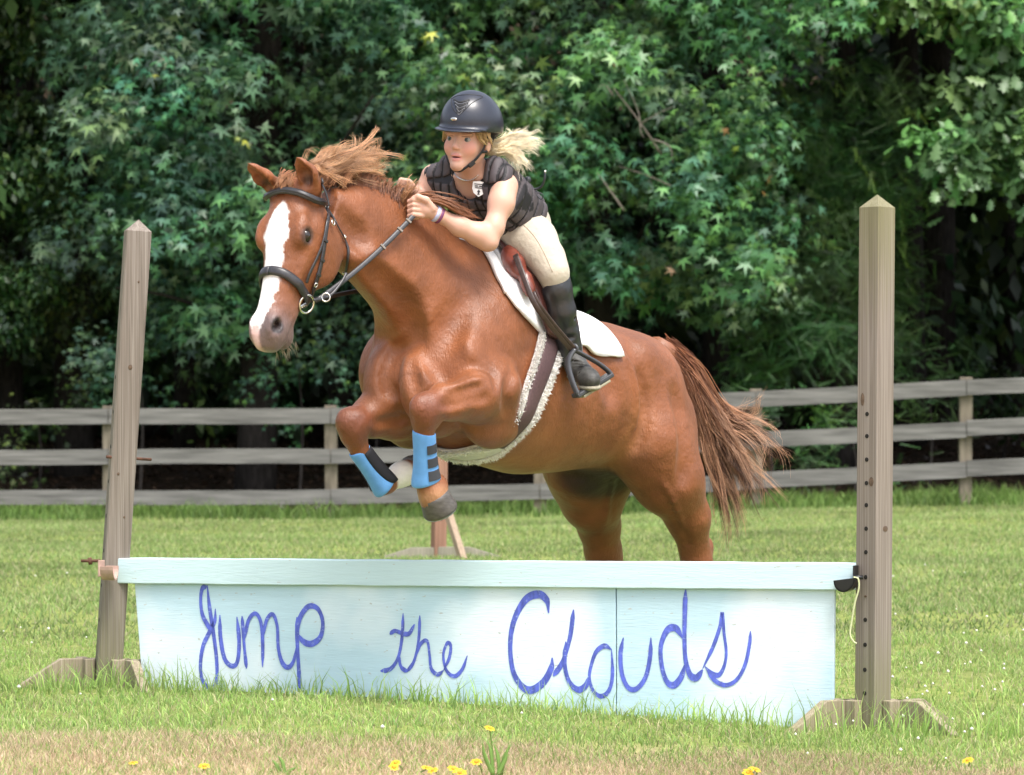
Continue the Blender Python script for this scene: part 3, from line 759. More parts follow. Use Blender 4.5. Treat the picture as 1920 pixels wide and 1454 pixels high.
def wood_material(name, c0, c1, moss=None):
    """weathered timber: long grain, knots, greenish algae low or high on the post"""
    m = bpy.data.materials.new(name); m.use_nodes = True
    nt = m.node_tree; b = nt.nodes['Principled BSDF']; b.inputs['Roughness'].default_value = .85; b.inputs['Specular IOR Level'].default_value = .2
    tc = nt.nodes.new('ShaderNodeTexCoord'); mp = nt.nodes.new('ShaderNodeMapping'); mp.inputs['Scale'].default_value = (26, 26, .40); nt.links.new(tc.outputs['Object'], mp.inputs[0])
    n1 = nt.nodes.new('ShaderNodeTexNoise'); n1.inputs['Scale'].default_value = 3.2; n1.inputs['Detail'].default_value = 7; n1.inputs['Distortion'].default_value = .6; nt.links.new(mp.outputs[0], n1.inputs['Vector'])
    wv = nt.nodes.new('ShaderNodeTexWave'); wv.wave_type = 'BANDS'; wv.bands_direction = 'X'; wv.inputs['Scale'].default_value = 2.0; wv.inputs['Distortion'].default_value = 9; wv.inputs['Detail'].default_value = 3; nt.links.new(mp.outputs[0], wv.inputs['Vector'])
    av = nt.nodes.new('ShaderNodeMath'); av.operation = 'MULTIPLY_ADD'; nt.links.new(wv.outputs[1], av.inputs[0]); av.inputs[1].default_value = .16; 
    sc = nt.nodes.new('ShaderNodeMath'); sc.operation = 'MULTIPLY'; sc.inputs[1].default_value = .84; nt.links.new(n1.outputs[0], sc.inputs[0]); nt.links.new(sc.outputs[0], av.inputs[2])
    col_ = ramp(nt, av.outputs[0], [(.28, tuple(c * .74 for c in c0)), (.48, c0), (.74, c1)])
    if moss:
        sx = nt.nodes.new('ShaderNodeSeparateXYZ'); nt.links.new(tc.outputs['Object'], sx.inputs[0])
        nz = nt.nodes.new('ShaderNodeTexNoise'); nz.inputs['Scale'].default_value = 9; nt.links.new(mp.outputs[0], nz.inputs['Vector'])
        ad = nt.nodes.new('ShaderNodeMath'); ad.operation = 'MULTIPLY_ADD'; nt.links.new(nz.outputs[0], ad.inputs[0]); ad.inputs[1].default_value = .5; nt.links.new(sx.outputs[2], ad.inputs[2])
        prev = col_
        for lo, hi, amt in moss:
            mr = nt.nodes.new('ShaderNodeMapRange'); mr.inputs[1].default_value = lo + .25; mr.inputs[2].default_value = hi + .25; mr.inputs[4].default_value = amt; nt.links.new(ad.outputs[0], mr.inputs[0])
            x = nt.nodes.new('ShaderNodeMix'); x.data_type = 'RGBA'; nt.links.new(mr.outputs[0], x.inputs[0]); nt.links.new(prev, x.inputs[6]); x.inputs[7].default_value = (.16, .165, .06, 1); prev = x.outputs[2]
        col_ = prev
    nt.links.new(col_, b.inputs['Base Color'])
    bp = nt.nodes.new('ShaderNodeBump'); bp.inputs['Strength'].default_value = .35; bp.inputs['Distance'].default_value = .002
    nt.links.new(av.outputs[0], bp.inputs['Height']); nt.links.new(bp.outputs[0], b.inputs['Normal'])
    return m
M_postL = wood_material('grey_brown_post', (.18, .152, .128), (.27, .238, .208), [(.35, .02, .5)])
M_postR = wood_material('tan_post', (.19, .160, .135), (.28, .245, .215), [(1.30, 1.75, .55), (.30, .05, .45)])
M_hole = material('dark_hole', (.012, .010, .008), rough=1)
M_rust = material('rusty_steel', (.12, .055, .035), rough=.8, metal=.3, noise=(60, .4))

# ---- rail, a square plank whose front face stands a little proud of the boards
r0, r1 = JP(206, 1047, .02), JP(1602, 1057, .02)
rb0, rb1 = JP(206, 1094, .02), JP(1602, 1107, .02)
rl = empty('jump_rail', (JL + JR) / 2); tag(rl, 'pale aqua painted plank along the top of the jump', 'jump rail')
def slab(name, corners, depth, mat, parent, bevel=.003, cuts=1, jit=0.0, seed=0):
    """front quad (tl, tr, br, bl) pushed back by depth; the long edges can wander a little"""
    tl0, tr0, br0, bl0 = [np.asarray(c, float) for c in corners]; rr = random.Random(seed); vs = []; fs = []
    for k in range(cuts + 1):
        t = k / cuts; j1, j2 = rr.uniform(-jit, jit), rr.uniform(-jit, jit)
        a, b = tl0 + (tr0 - tl0) * t + np.array([0, 0, j1]), bl0 + (br0 - bl0) * t + np.array([0, 0, j2])
        vs += [a, b, b - jn * depth, a - jn * depth]
    for k in range(cuts):
        for q_ in range(4): fs.append((k * 4 + q_, k * 4 + (q_ + 1) % 4, (k + 1) * 4 + (q_ + 1) % 4, (k + 1) * 4 + q_))
    fs += [(3, 2, 1, 0), (cuts * 4, cuts * 4 + 1, cuts * 4 + 2, cuts * 4 + 3)]
    return MB().add(vs, fs).build(name, mat, parent, bevel=bevel)
slab('plank', (r0, r1, rb1, rb0), .085, M_rail2, rl, cuts=24, jit=.0012, seed=1)

# ---- boards with the hand-painted words
pn = empty('jump_filler', (JL + JR) / 2); tag(pn, 'pale blue plywood panel lettered Jump the Clouds in blue brush strokes', 'jump filler')
seam = 1155
tL, tS, tR = JP(252, 1093), JP(seam, 1101), JP(1565, 1106)
bL, bS, bR = JP(268, 1305), JP(seam, 1362), JP(1562, 1372)
zb = .004
for p_ in (bL, bS, bR): p_[2] = max(p_[2], float(gz(p_[0], p_[1])) - .02)
slab('board', (tL, tS - jd * .002, bS - jd * .002, bL), .018, M_board, pn, cuts=16, jit=.001, seed=2)
slab('board', (tS + jd * .002, tR, bR, bS + jd * .002), .018, M_board, pn, cuts=8, jit=.001, seed=3)
MB().box((tS + bS) / 2 - jn * .035, .06, .03, .42, np.array([jd, jn, (0, 0, 1)])).build('batten', M_timber, pn, bevel=.003)
for px in (300, 1500): 
    c = JP(px, 1200) - jn * .035; MB().box(c, .06, .03, .40, np.array([jd, jn, (0, 0, 1)])).build('batten', M_timber, pn, bevel=.003)

def Z6(pts): return [(160 + x / 2.4, 1020 + y / 2.4) for x, y in pts]
def Z7(pts): return [(900 + x / 2.4, 1020 + y / 2.4) for x, y in pts]
LET = [
 ('letter_j', Z6, [[(585, 292), (582, 345), (560, 395), (530, 460), (518, 540), (524, 605), (548, 642), (578, 645), (592, 605), (590, 515), (576, 400), (558, 280), (548, 186)], [(546, 188), (525, 205), (519, 255), (526, 315), (548, 362), (574, 398)]], 15),
 ('letter_u', Z6, [[(605, 320), (608, 420), (626, 515), (658, 550), (684, 530), (692, 440), (682, 328)]], 16),
 ('letter_m', Z6, [[(705, 324), (714, 450), (725, 562)], [(716, 430), (734, 345), (765, 314), (790, 355), (798, 450), (797, 556)], [(798, 430), (815, 345), (843, 318), (863, 370), (868, 465), (884, 530), (910, 556), (936, 530), (950, 462)]], 14),
 ('letter_p', Z6, [[(952, 330), (954, 450), (960, 560), (967, 660)], [(955, 405), (965, 335), (1003, 283), (1045, 292), (1068, 350), (1058, 418), (1018, 450), (982, 440), (958, 408)]], 17),
 ('letter_t', Z6, [[(1430, 312), (1425, 420), (1408, 510), (1374, 562), (1328, 573)], [(1410, 505), (1420, 552), (1448, 577)], [(1370, 408), (1392, 392), (1425, 402), (1456, 404), (1481, 362)]], 13),
 ('letter_h', Z6, [[(1505, 322), (1500, 430), (1480, 525), (1446, 578)], [(1480, 520), (1508, 452), (1538, 438), (1549, 500), (1556, 560), (1584, 588), (1612, 570)]], 12),
 ('letter_e', Z6, [[(1612, 570), (1638, 512), (1644, 460), (1628, 448), (1611, 500), (1624, 568), (1660, 596), (1696, 565), (1719, 503)]], 12),
 ('letter_c', Z7, [[(309, 312), (300, 255), (262, 228), (205, 252), (155, 340), (136, 450), (148, 570), (188, 640), (232, 658), (286, 622), (320, 560), (325, 512)]], 22),
 ('letter_l', Z7, [[(421, 296), (405, 420), (372, 530), (330, 596)], [(386, 440), (381, 540), (400, 618), (440, 656), (475, 638), (494, 592)]], 18),
 ('letter_o', Z7, [[(592, 476), (560, 460), (526, 482), (505, 530), (492, 600), (510, 662), (545, 686), (580, 660), (596, 590), (592, 476)]], 14),
 ('letter_u', Z7, [[(645, 422), (632, 500), (640, 590), (668, 648), (705, 652), (745, 600), (765, 510), (769, 422)]], 17),
 ('letter_d', Z7, [[(912, 425), (880, 380), (842, 390), (814, 460), (818, 550), (840, 618), (872, 636), (905, 600), (920, 545)], [(925, 206), (922, 300), (920, 420), (925, 520), (945, 588), (974, 602), (1002, 566)]], 20),
 ('letter_s', Z7, [[(1002, 562), (1050, 460), (1080, 372), (1090, 312), (1098, 400), (1108, 490), (1098, 552), (1074, 590), (1040, 582), (1012, 552)], [(1018, 562), (1058, 616), (1108, 636), (1158, 608), (1194, 540), (1213, 450), (1217, 392)]], 14)]
lrg = random.Random(9)
def dry_brush():
    nt = M_ink.node_tree; b = nt.nodes['Principled BSDF']; src = b.inputs['Base Color'].links[0].from_socket
    tc = nt.nodes.new('ShaderNodeTexCoord'); mp = nt.nodes.new('ShaderNodeMapping'); mp.inputs['Scale'].default_value = (1, 1, 2.2); nt.links.new(tc.outputs['Object'], mp.inputs[0])
    n = nt.nodes.new('ShaderNodeTexNoise'); n.inputs['Scale'].default_value = 48; n.inputs['Detail'].default_value = 6; n.inputs['Roughness'].default_value = .7; nt.links.new(mp.outputs[0], n.inputs['Vector'])
    f = ramp(nt, n.outputs[0], [(.57, (0, 0, 0)), (.70, (.75, .75, .75))])
    x = nt.nodes.new('ShaderNodeMix'); x.data_type = 'RGBA'; nt.links.new(f, x.inputs[0]); nt.links.new(src, x.inputs[6]); x.inputs[7].default_value = (.36, .45, .72, 1)
    nt.links.new(x.outputs[2], b.inputs['Base Color'])
dry_brush()
for nm, Z, strokes, wd in LET:
    vs = []; fs = []
    for si_, st_ in enumerate(strokes):
        c = spline([(x, y, 0) for x, y in Z(st_)], 10)[:, :2]
        tan = np.gradient(c, axis=0); tan /= np.linalg.norm(tan, axis=1, keepdims=True) + 1e-9
        nor = np.stack([-tan[:, 1], tan[:, 0]], 1); m = len(c); ts = np.linspace(0, 1, m)
        w = wd * 1.38 / 2.4 * (.72 + .42 * np.abs(tan[:, 0]) ** 1.5) * np.clip(np.minimum(ts, 1 - ts) * 9 + .25, 0, 1)
        w = w * (1 + .10 * np.sin(ts * 9 + si_)) 
        b0 = len(vs)
        for k in range(m):
            j = lrg.uniform(-.25, .25)
            for s_ in (-1, 1):
                x, y = c[k] + nor[k] * s_ * (w[k] / 2 + j * .6); vs.append(JP(x, y, .0016 + .0006 * si_))
        for k in range(m - 1): fs.append((b0 + 2 * k, b0 + 2 * k + 1, b0 + 2 * k + 3, b0 + 2 * k + 2))
    MB().add(vs, fs).build(nm, M_ink, pn)

# ---- standards
def post(name, label, base, top, w, yaw, mat, hole_face, hole_zs, tip=.045):
    root = empty(name, (base[0], base[1], 0)); tag(root, label, 'jump post', 'posts of the front jump')
    ax = nrm(top - base); L = float(np.linalg.norm(top - base))
    e1 = np.array([math.cos(yaw), math.sin(yaw), 0]); e1 = nrm(e1 - ax * np.dot(e1, ax)); e2 = np.cross(ax, e1)
    vs = []; fs = []; zs = np.linspace(0, L - tip, 9)
    ch = .006
    ring = [(-1, -1, ch, 0), (1, -1, -ch, 0), (1, -1, 0, ch), (1, 1, 0, -ch), (1, 1, -ch, 0), (-1, 1, ch, 0), (-1, 1, 0, -ch), (-1, -1, 0, ch)]
    for z in zs:
        for a, b, da, db in ring: vs.append(base + ax * z + e1 * (a * w / 2 + da) + e2 * (b * w / 2 + db))
    n = 8
    for k in range(len(zs) - 1):
        for i in range(n): fs.append((k * n + i, k * n + (i + 1) % n, (k + 1) * n + (i + 1) % n, (k + 1) * n + i))
    t0 = (len(zs) - 1) * n; vs.append(base + ax * L); ap = len(vs) - 1
    for i in range(n): fs.append((t0 + i, t0 + (i + 1) % n, ap))
    fs.append(tuple(range(n - 1, -1, -1)))
    MB().add(vs, fs).build('timber', mat, root)
    hd = {'e1-': -e1, 'e1+': e1, 'e2-': -e2, 'e2+': e2}[hole_face]; hs = np.cross(ax, hd)
    for z in hole_zs:
        c = base + ax * z + hd * (w / 2 + .0012)
        MB().lathe(c, hd, [(.0075, -.010), (.0075, .0), (.004, .0005)], 12).build('peg_hole', M_hole, root)
    return root, ax, e1, e2, hd
def foot(root, base, ang, length, h, th, mat, off=0):
    """a base board with a sloping end"""
    d = np.array([math.cos(ang), math.sin(ang), 0]); s_ = np.array([-d[1], d[0], 0]); z = np.array([0, 0, 1.0]); o = base + s_ * off
    prof = [(.0, 0), (length, 0), (length, .018), (length * .50, h), (.0, h)]
    vs = [o + d * a + z * b + s_ * t * th / 2 for t in (-1, 1) for a, b in prof]; n = len(prof)
    fs = [tuple(range(n))[::-1], tuple(range(n, 2 * n))] + [(i, (i + 1) % n, n + (i + 1) % n, n + i) for i in range(n)]
    MB().add(vs, fs).build('foot_board', mat, root, bevel=.003)
bl_ = P(203, 1262, 1.06); tp_ = P(260, 412, 1.06); bl_[2] = .0
kx = (tp_[0] - P(203, 1262, 1.06)[0]) / (tp_[2] - P(203, 1262, 1.06)[2])
bl_[0] = tp_[0] - kx * (tp_[2] - 0)
pl_, axl, e1l, e2l, hdl = post('jump_post', 'leaning grey brown square post at the left end of the jump', bl_, tp_, .094, R(13), M_postL, 'e1-', [.25, .38, .51, .64, .77, .90, 1.03, 1.16])
br_ = P(1636, 1318, -.10); tp2 = P(1645, 365, -.10); br_[2] = float(gz(br_[0], br_[1])) - .01
pr_, axr, e1r, e2r, hdr = post('jump_post', 'upright tan square post at the right end of the jump, algae near its top', br_, tp2, .092, R(47), M_postR, 'e2+' if False else 'e1-', [.14, .22, .305, .39, .535, .62, .70, .78, .855, .935, 1.015, 1.09])
for rt, bs, angs in ((pl_, bl_, (R(200), R(290), R(20), R(110))), (pr_, br_, (R(218), R(308), R(38), R(128)))):
    for i, an_ in enumerate(angs):
        foot(rt, np.array([bs[0], bs[1], float(gz(bs[0], bs[1])) - .012]), an_, .33, .118, .036, wood_material('foot_timber', (.27, .22, .16), (.42, .36, .29), [(.2, -.05, .35)]) if i == 0 else bpy.data.materials['foot_timber'], off=.066 if i % 2 else -.066)
# bolt through the left post
bz = P(224, 860, 1.06)
MB().tube([P(200, 857, 1.0), P(283, 862, 1.13)], .006, 8).build('bolt', M_rust, pl_, smooth=True)
# knots in the timber
M_knot = material('dark_knot', (.10, .065, .042), rough=.9, noise=(90, .4))
def knot(root, base, ax, w, face, z, off, a, b):
    s_ = np.cross(ax, face); c = base + ax * z + face * (w / 2 + .0008) + s_ * off; n = 14
    vs = [c + s_ * a * math.cos(t) + ax * b * math.sin(t) for t in np.linspace(0, 2 * math.pi, n, endpoint=False)]
    vs += [c + face * .0015 + s_ * a * .5 * math.cos(t) + ax * b * .5 * math.sin(t) for t in np.linspace(0, 2 * math.pi, n, endpoint=False)]
    MB().add(vs, [(i, (i + 1) % n, n + (i + 1) % n, n + i) for i in range(n)] + [tuple(range(n, 2 * n))]).build('knot', M_knot, root, smooth=True)
for z_, o_, a_, b_ in ((1.20, .0, .008, .010), (.80, -.018, .005, .006), (.64, .015, .004, .005), (1.52, .01, .004, .005)): knot(pl_, bl_, axl, .094, -e2l, z_, o_, a_, b_)
for f_, z_, o_, a_, b_ in ((-e2r, .70, .0, .014, .010), (-e1r, .86, .02, .010, .016), (-e1r, 1.14, -.02, .008, .022), (-e1r, .47, .0, .006, .004)): knot(pr_, br_, axr, .092, f_, z_, o_, a_, b_)
# ---- cups that carry the plank
def cup(root, c, fwd, side, r, mat, wdt=.055, closed=False):
    vs = []; fs = []; n = 12; z = np.array([0, 0, 1.0]); th_ = .006
    for rr_ in (r, r - th_):
        for k in range(n + 1):
            a = math.pi * (1.0 + k / n)
            for s_ in (-1, 1): vs.append(c + fwd * math.cos(a) * rr_ + z * math.sin(a) * rr_ + side * s_ * wdt / 2)
    m = (n + 1) * 2
    for k in range(n):
        b = 2 * k; fs += [(b, b + 1, b + 3, b + 2), (m + b, m + b + 2, m + b + 3, m + b + 1), (b, b + 2, m + b + 2, m + b), (b + 1, m + b + 1, m + b + 3, b + 3)]
    fs += [(0, m, m + 1, 1), (2 * n, 2 * n + 1, m + 2 * n + 1, m + 2 * n)]
    if closed:
        for s_ in (0, 1): fs.append(tuple(2 * k + s_ for k in range(n + 1)) if s_ else tuple(2 * k for k in range(n, -1, -1)))
    return MB().add(vs, fs).build('cup', mat, root, smooth=False)
M_cup = material('black_plastic_cup', (.010, .010, .012), rough=.35, spec=.5)
M_cupp = material('faded_pink_cup', (.44, .29, .24), rough=.6, noise=(20, .3))
c1_ = empty('jump_cup', P(1588, 1088, -.12)); tag(c1_, 'black plastic cup pinned to the right post under the plank', 'jump cup', 'cups holding the plank')
cup(c1_, P(1587, 1086, -.135), nrm(jd * .9 + jn * .25 + np.array([0, 0, .12])), nrm(jn), .044, M_cup, .05, True)
MB().box(P(1606, 1081, -.12), .008, .06, .075, np.array([jd, jn, (0, 0, 1)])).build('back_plate', M_cup, c1_, bevel=.002)
MB().tube([P(1600, 1083, -.16), P(1618, 1083, -.16)], .008, 8).build('pin', M_cup, c1_, smooth=True)
cd_ = spline([P(1600, 1083, -.17), P(1609, 1086, -.172), P(1610, 1105, -.17), P(1603, 1130, -.165), P(1597, 1165, -.16), P(1594, 1190, -.16), P(1600, 1203, -.16), P(1606, 1207, -.16)], 6)
MB().tube(cd_, .0032, 6).build('pin_cord', material('pale_cord', (.50, .52, .30), rough=.9), c1_, smooth=True)
c2_ = empty('jump_cup', P(200, 1075, .98)); tag(c2_, 'faded pink cup with a rusty pin holding the plank at the left post', 'jump cup', 'cups holding the plank')
cup(c2_, P(205, 1062, .93), nrm(-jd * .3 - jn * .95), nrm(jd), .052, M_cupp, .055)
MB().box(P(190, 1066, .94), .008, .04, .06, np.array([jd, jn, (0, 0, 1)])).build('back_plate', M_cupp, c2_, bevel=.002)
MB().tube([P(152, 1052, .96), P(188, 1052, .96)], .006, 8).tube([P(168, 1046, .96), P(170, 1059, .96)], .008, 8).build('pin', M_rust, c2_, smooth=True)

# ---- a second jump stand far behind
b2 = P(822, 1045, 15.0); b2[2] = 0; t2 = b2 + np.array([.02, 0, 1.45])
root2, *_ = post('jump_post', 'reddish brown post of a second jump standing behind in the meadow', b2, t2, .10, R(20), wood_material('red_brown_post', (.25, .135, .095), (.34, .20, .15)), 'e2-', [.3, .45, .6])
M_f2 = wood_material('pale_foot', (.25, .23, .18), (.34, .31, .26))
foot(root2, b2, R(180), .42, .085, .05, M_f2, .03); foot(root2, b2, R(0), .48, .09, .05, M_f2, -.03)
MB().tube([P(838, 955, 14.8), P(868, 1050, 14.6)], .035, 4).build('brace', bpy.data.materials['weathered_timber'], root2)

# ---- yellow flowers in the foreground
M_pet = material('yellow_petal', (.75, .50, .02), rough=.6, trans=.3); M_cen = material('orange_centre', (.50, .25, .01), rough=.8); M_stem = material('flower_stem', (.12, .22, .04), rough=.7)
FL = [(250, 1432, -2.15), (383, 1438, -2.25), (918, 1367, -2.30), (742, 1432, -2.2), (800, 1441, -2.28), (812, 1446, -2.3), (850, 1443, -2.3), (893, 1430, -2.28), (862, 1450, -2.35), (738, 1440, -2.25), (1415, 1444, -2.35), (1815, 1427, -2.1), (1402, 1450, -2.35)]
def flower(px, py, Y):
    c = P(px, py, Y); root = empty('yellow_flower', (c[0], c[1], 0))
    rr = random.Random(px); tl_ = nrm(np.array([rr.uniform(-.4, .4), -.5 + rr.uniform(-.2, .3), 1]))
    g = np.array([c[0] + rr.uniform(-.02, .02), c[1] + .02, 0.0])
    MB().tube(spline([g, (g + c) / 2 + np.array([.004, 0, 0]), c], 5), .0022, 6).build('stem', M_stem, root, smooth=True)
    MB().lathe(c, tl_, [(.001, 0), (.006, .001), (.006, .004), (.002, .006)], 10).build('centre', M_cen, root, smooth=True)
    e1 = nrm(np.cross(tl_, (0, 1, 0))); e2 = np.cross(tl_, e1); rp = .017 + rr.uniform(-.003, .004)
    for k in range(7):
        a = 2 * math.pi * k / 7 + rr.random() * .3; d = e1 * math.cos(a) + e2 * math.sin(a); s_ = np.cross(tl_, d); u_ = tl_ * .004
        MB().add([c + d * .004, c + d * rp * .6 + s_ * .0055 + u_, c + d * rp + s_ * .003 + u_ * .4, c + d * rp - s_ * .003 + u_ * .4, c + d * rp * .6 - s_ * .0055 + u_], [(0, 1, 2, 3, 4)]).build('petal', M_pet, root)
    return root
FLAB = ['yellow flower nearest the bottom left corner', 'yellow flower below the J of the painted panel', 'tallest yellow flower, standing alone at bottom centre in front of the panel',
        'upper of two yellow flowers left of the bottom centre clump', 'larger yellow flower in the middle of the bottom centre clump', 'yellow flower just right of the larger one in the bottom clump',
        'yellow flower in the right half of the bottom centre clump', 'yellow flower under the tallest one, right end of the bottom clump', 'lowest yellow flower in the right half of the bottom clump',
        'lower of two yellow flowers left of the bottom centre clump', 'upper of two yellow flowers under the right half of the panel', 'yellow flower nearest the bottom right corner', 'lower of two yellow flowers under the right half of the panel']
for (px, py, Y), lab in zip(FL, FLAB):
    tag(flower(px, py, Y), lab, 'flower', 'yellow wildflowers in the foreground')
# a broad green stalk standing close to the camera
for px, py, lab in ((932, 1385, 'blurred green plant stalk at bottom centre beside the tall yellow flower'), (532, 1405, 'blurred upright green leaf at the bottom, left of centre')):
    st_ = empty('green_stalk', (*P(px, py, -2.35)[:2], 0)); tag(st_, lab, 'plant')
    rr = random.Random(px)
    for k in range(6):
        g = P(px + rr.uniform(-9, 9), py, -2.35 + rr.uniform(-.02, .02)); t_ = g + np.array([rr.uniform(-.03, .03), 0, -rr.uniform(0, .06)]); g[2] = 0
        MB().tube(spline([g, (g * .4 + t_ * .6) + np.array([rr.uniform(-.008, .008), 0, 0]), t_], 5), [.006, .006, .006, .006, .006, .0055, .005, .004, .003, .002, .0008], 6, flat=.25, flatn=np.array([rr.uniform(-.4, .4), -1., 0])).build('leaf', M_stem, st_, smooth=True)
# ================================================================ the horse
HO = P(1000, 720, 0.75)                       # middle of the trunk
TH, PI_ = R(50), R(13)
HU = np.array([-math.cos(TH) * math.cos(PI_), -math.sin(TH) * math.cos(PI_), math.sin(PI_)])   # forward
HV = np.array([math.sin(TH), -math.cos(TH), 0.0])                                               # horse's left
HW_ = np.cross(HU, HV)                                                                          # up
HA = np.array([HU, HV, HW_])
def B(u, v, w): return HO + HU * u + HV * v + HW_ * w
def frame(d, up):
    d = nrm(d); up = np.asarray(up, float); up = nrm(up - d * np.dot(up, d)); return np.array([d, np.cross(up, d), up])

# head frame
HH0 = P(536, 343, -0.20)
ha = nrm([-.165, -.30, -.90]); hl = np.array([.80, -.60, -.05]); hl = nrm(hl - ha * np.dot(ha, hl)); hn = np.cross(ha, hl)
def H(t, l, n): return HH0 + ha * t + hl * l + hn * n
HD = np.array([ha, hl, hn])

vol = Vol((-1.15, -0.75, -0.02), (0.95, 1.85, 2.12), 0.0080)
# --- trunk: u, top, bottom, half-width, squareness, egg
vol.sweep(HO, HA, [
    (-.72, .13, -.05, .07, 2.2, 0),
    (-.67, .205, -.14, .14, 2.2, .08),
    (-.58, .27, -.20, .21, 2.2, .12),
    (-.46, .31, -.22, .258, 2.2, .12),
    (-.32, .315, -.245, .275, 2.2, .05),
    (-.15, .290, -.30, .287, 2.2, -.02),
    (.02, .285, -.345, .287, 2.2, -.02),
    (.20, .315, -.35, .265, 2.2, .06),
    (.36, .355, -.335, .245, 2.2, .22),
    (.50, .33, -.30, .230, 2.2, .22),
    (.62, .24, -.27, .195, 2.2, .1),
    (.72, .08, -.22, .14, 2.2, 0)], k=0.02)
# --- neck
nb, npoll = B(.40, 0, .15), P(618, 412, -.03)
NL = float(np.linalg.norm(npoll - nb))
NA = frame(npoll - nb, HW_ + 0.35 * HU)
NAp = np.array([NA[0], NA[1], NA[2]])
vol.sweep(nb, NAp, [
    (0.0, .20, -.30, .20, 2.1, .25),
    (.14, .205, -.28, .175, 2.1, .25),
    (.28, .235, -.215, .145, 2.1, .28),
    (.42, .242, -.170, .118, 2.1, .25),
    (.56, .222, -.142, .098, 2.1, .15),
    (NL - .06, .175, -.13, .085, 2.1, .05),
    (NL + .04, .10, -.12, .07, 2.1, 0)], k=0.09)
# windpipe ridge and jugular groove
vol.cone(B(.66, 0, .08), P(675, 482, -.03), .070, .05, .05)
# --- shoulders, chest muscles
for sv in (1, -1):
    As = np.array([nrm(HU * .55 - HW_ * .83), HV, nrm(HU * .83 + HW_ * .55)])
    vol.ell(B(.47, sv * .165, .02), (.31, .085, .145), .05, As)                 # shoulder blade
    vol.ell(B(.60, sv * .190, -.09), (.10, .075, .13), .05, HA)                 # point of shoulder
    vol.ell(B(.43, sv * .19, -.20), (.15, .085, .14), .04, HA)                  # triceps
    vol.ell(B(.685, sv * .085, -.15), (.085, .085, .145), .018, HA)             # breast muscle
    vol.ell(B(.60, sv * .09, -.26), (.10, .08, .08), .03, HA)
# withers and loin ridge
vol.ell(B(.36, 0, .34), (.17, .05, .045), .06, HA)
# --- croup, thighs
for sv in (1, -1):
    vol.ell(B(-.42, sv * .15, .13), (.18, .13, .15), .06, HA)                   # hip muscle
    vol.ell(B(-.33, sv * .215, .17), (.07, .05, .06), .05, HA)                  # point of hip
# near (left) hind
vol.ell(P(1217, 800, 1.00), (.155, .140, .23), .07, np.array([HU, HV, HW_]))
vol.ell(P(1248, 840, 1.08), (.115, .115, .21), .07, np.array([HU, HV, nrm(HW_ + .2 * HU)]))
vol.cone(P(1222, 835, .93), P(1260, 905, 1.02), .108, .116, .10)
vol.limb([(P(1260, 905, 1.02), .118), (P(1290, 970, 1.10), .082), (P(1303, 1035, 1.16), .054),
          (P(1308, 1062, 1.17), .055), (P(1311, 1090, 1.165), .045), (P(1311, 1180, 1.13), .034), (P(1310, 1200, 1.12), .043),
          (P(1304, 1236, 1.08), .036)], .03)
vol.ell(P(1322, 1030, 1.22), (.03, .035, .05), .03, HA)                          # point of hock
# far (right) hind
vol.ell(P(1090, 800, 1.30), (.15, .15, .28), .05, HA)
vol.cone(P(1090, 872, 1.16), P(1106, 930, 1.28), .15, .120, .06)
vol.limb([(P(1150, 880, 1.2), .10), (P(1112, 940, 1.28), .110), (P(1123, 985, 1.38), .080), (P(1131, 1035, 1.44), .068),
          (P(1136, 1060, 1.45), .060), (P(1137, 1090, 1.44), .046), (P(1134, 1170, 1.40), .034), (P(1132, 1190, 1.39), .043),
          (P(1126, 1222, 1.35), .036)], .03)
# sheath shadow fold between the thighs
vol.ell(P(1120, 862, 1.00), (.09, .05, .05), .04, HA)
# --- near (left) foreleg
vol.limb([(P(922, 728, .22), .105), (P(885, 742, .11), .088), (P(842, 750, .0), .066), (P(812, 760, -.06), .050)], .035)
vol.ell(P(936, 768, .26), (.055, .05, .055), .03)                                # elbow
vol.cone(P(900, 705, .13), P(830, 738, -.03), .045, .028, .015)                  # forearm extensor
vol.cone(P(930, 768, .22), P(835, 772, -.03), .05, .028, .014)                  # forearm flexor
vol.ell(P(797, 770, -.075), (.054, .055, .064), .02)                            # knee
vol.ell(P(786, 764, -.10), (.034, .034, .042), .015)
vol.ell(P(812, 782, -.05), (.032, .03, .04), .015)
vol.limb([(P(795, 793, -.06), .044), (P(795, 818, -.045), .031), (P(797, 880, .0), .029), (P(803, 908, .02), .038),
          (P(811, 924, .03), .048), (P(815, 938, .035), .052)], .02)
vol.ell(P(815, 908, .045), (.045, .045, .04), .02)
# --- far (right) foreleg
vol.limb([(P(772, 770, .46), .105), (P(735, 775, .36), .088), (P(695, 783, .25), .068), (P(670, 792, .18), .052)], .035)
vol.cone(P(755, 796, .38), P(690, 797, .24), .058, .034, .014)
vol.ell(P(661, 796, .16), (.058, .055, .064), .02)
vol.ell(P(648, 790, .14), (.034, .034, .044), .015)
vol.limb([(P(664, 820, .175), .046), (P(677, 850, .20), .031), (P(706, 893, .245), .029), (P(722, 908, .27), .036)], .02)
vol.limb([(P(724, 906, .275), .036), (P(752, 890, .34), .043), (P(768, 885, .37), .046)], .02)
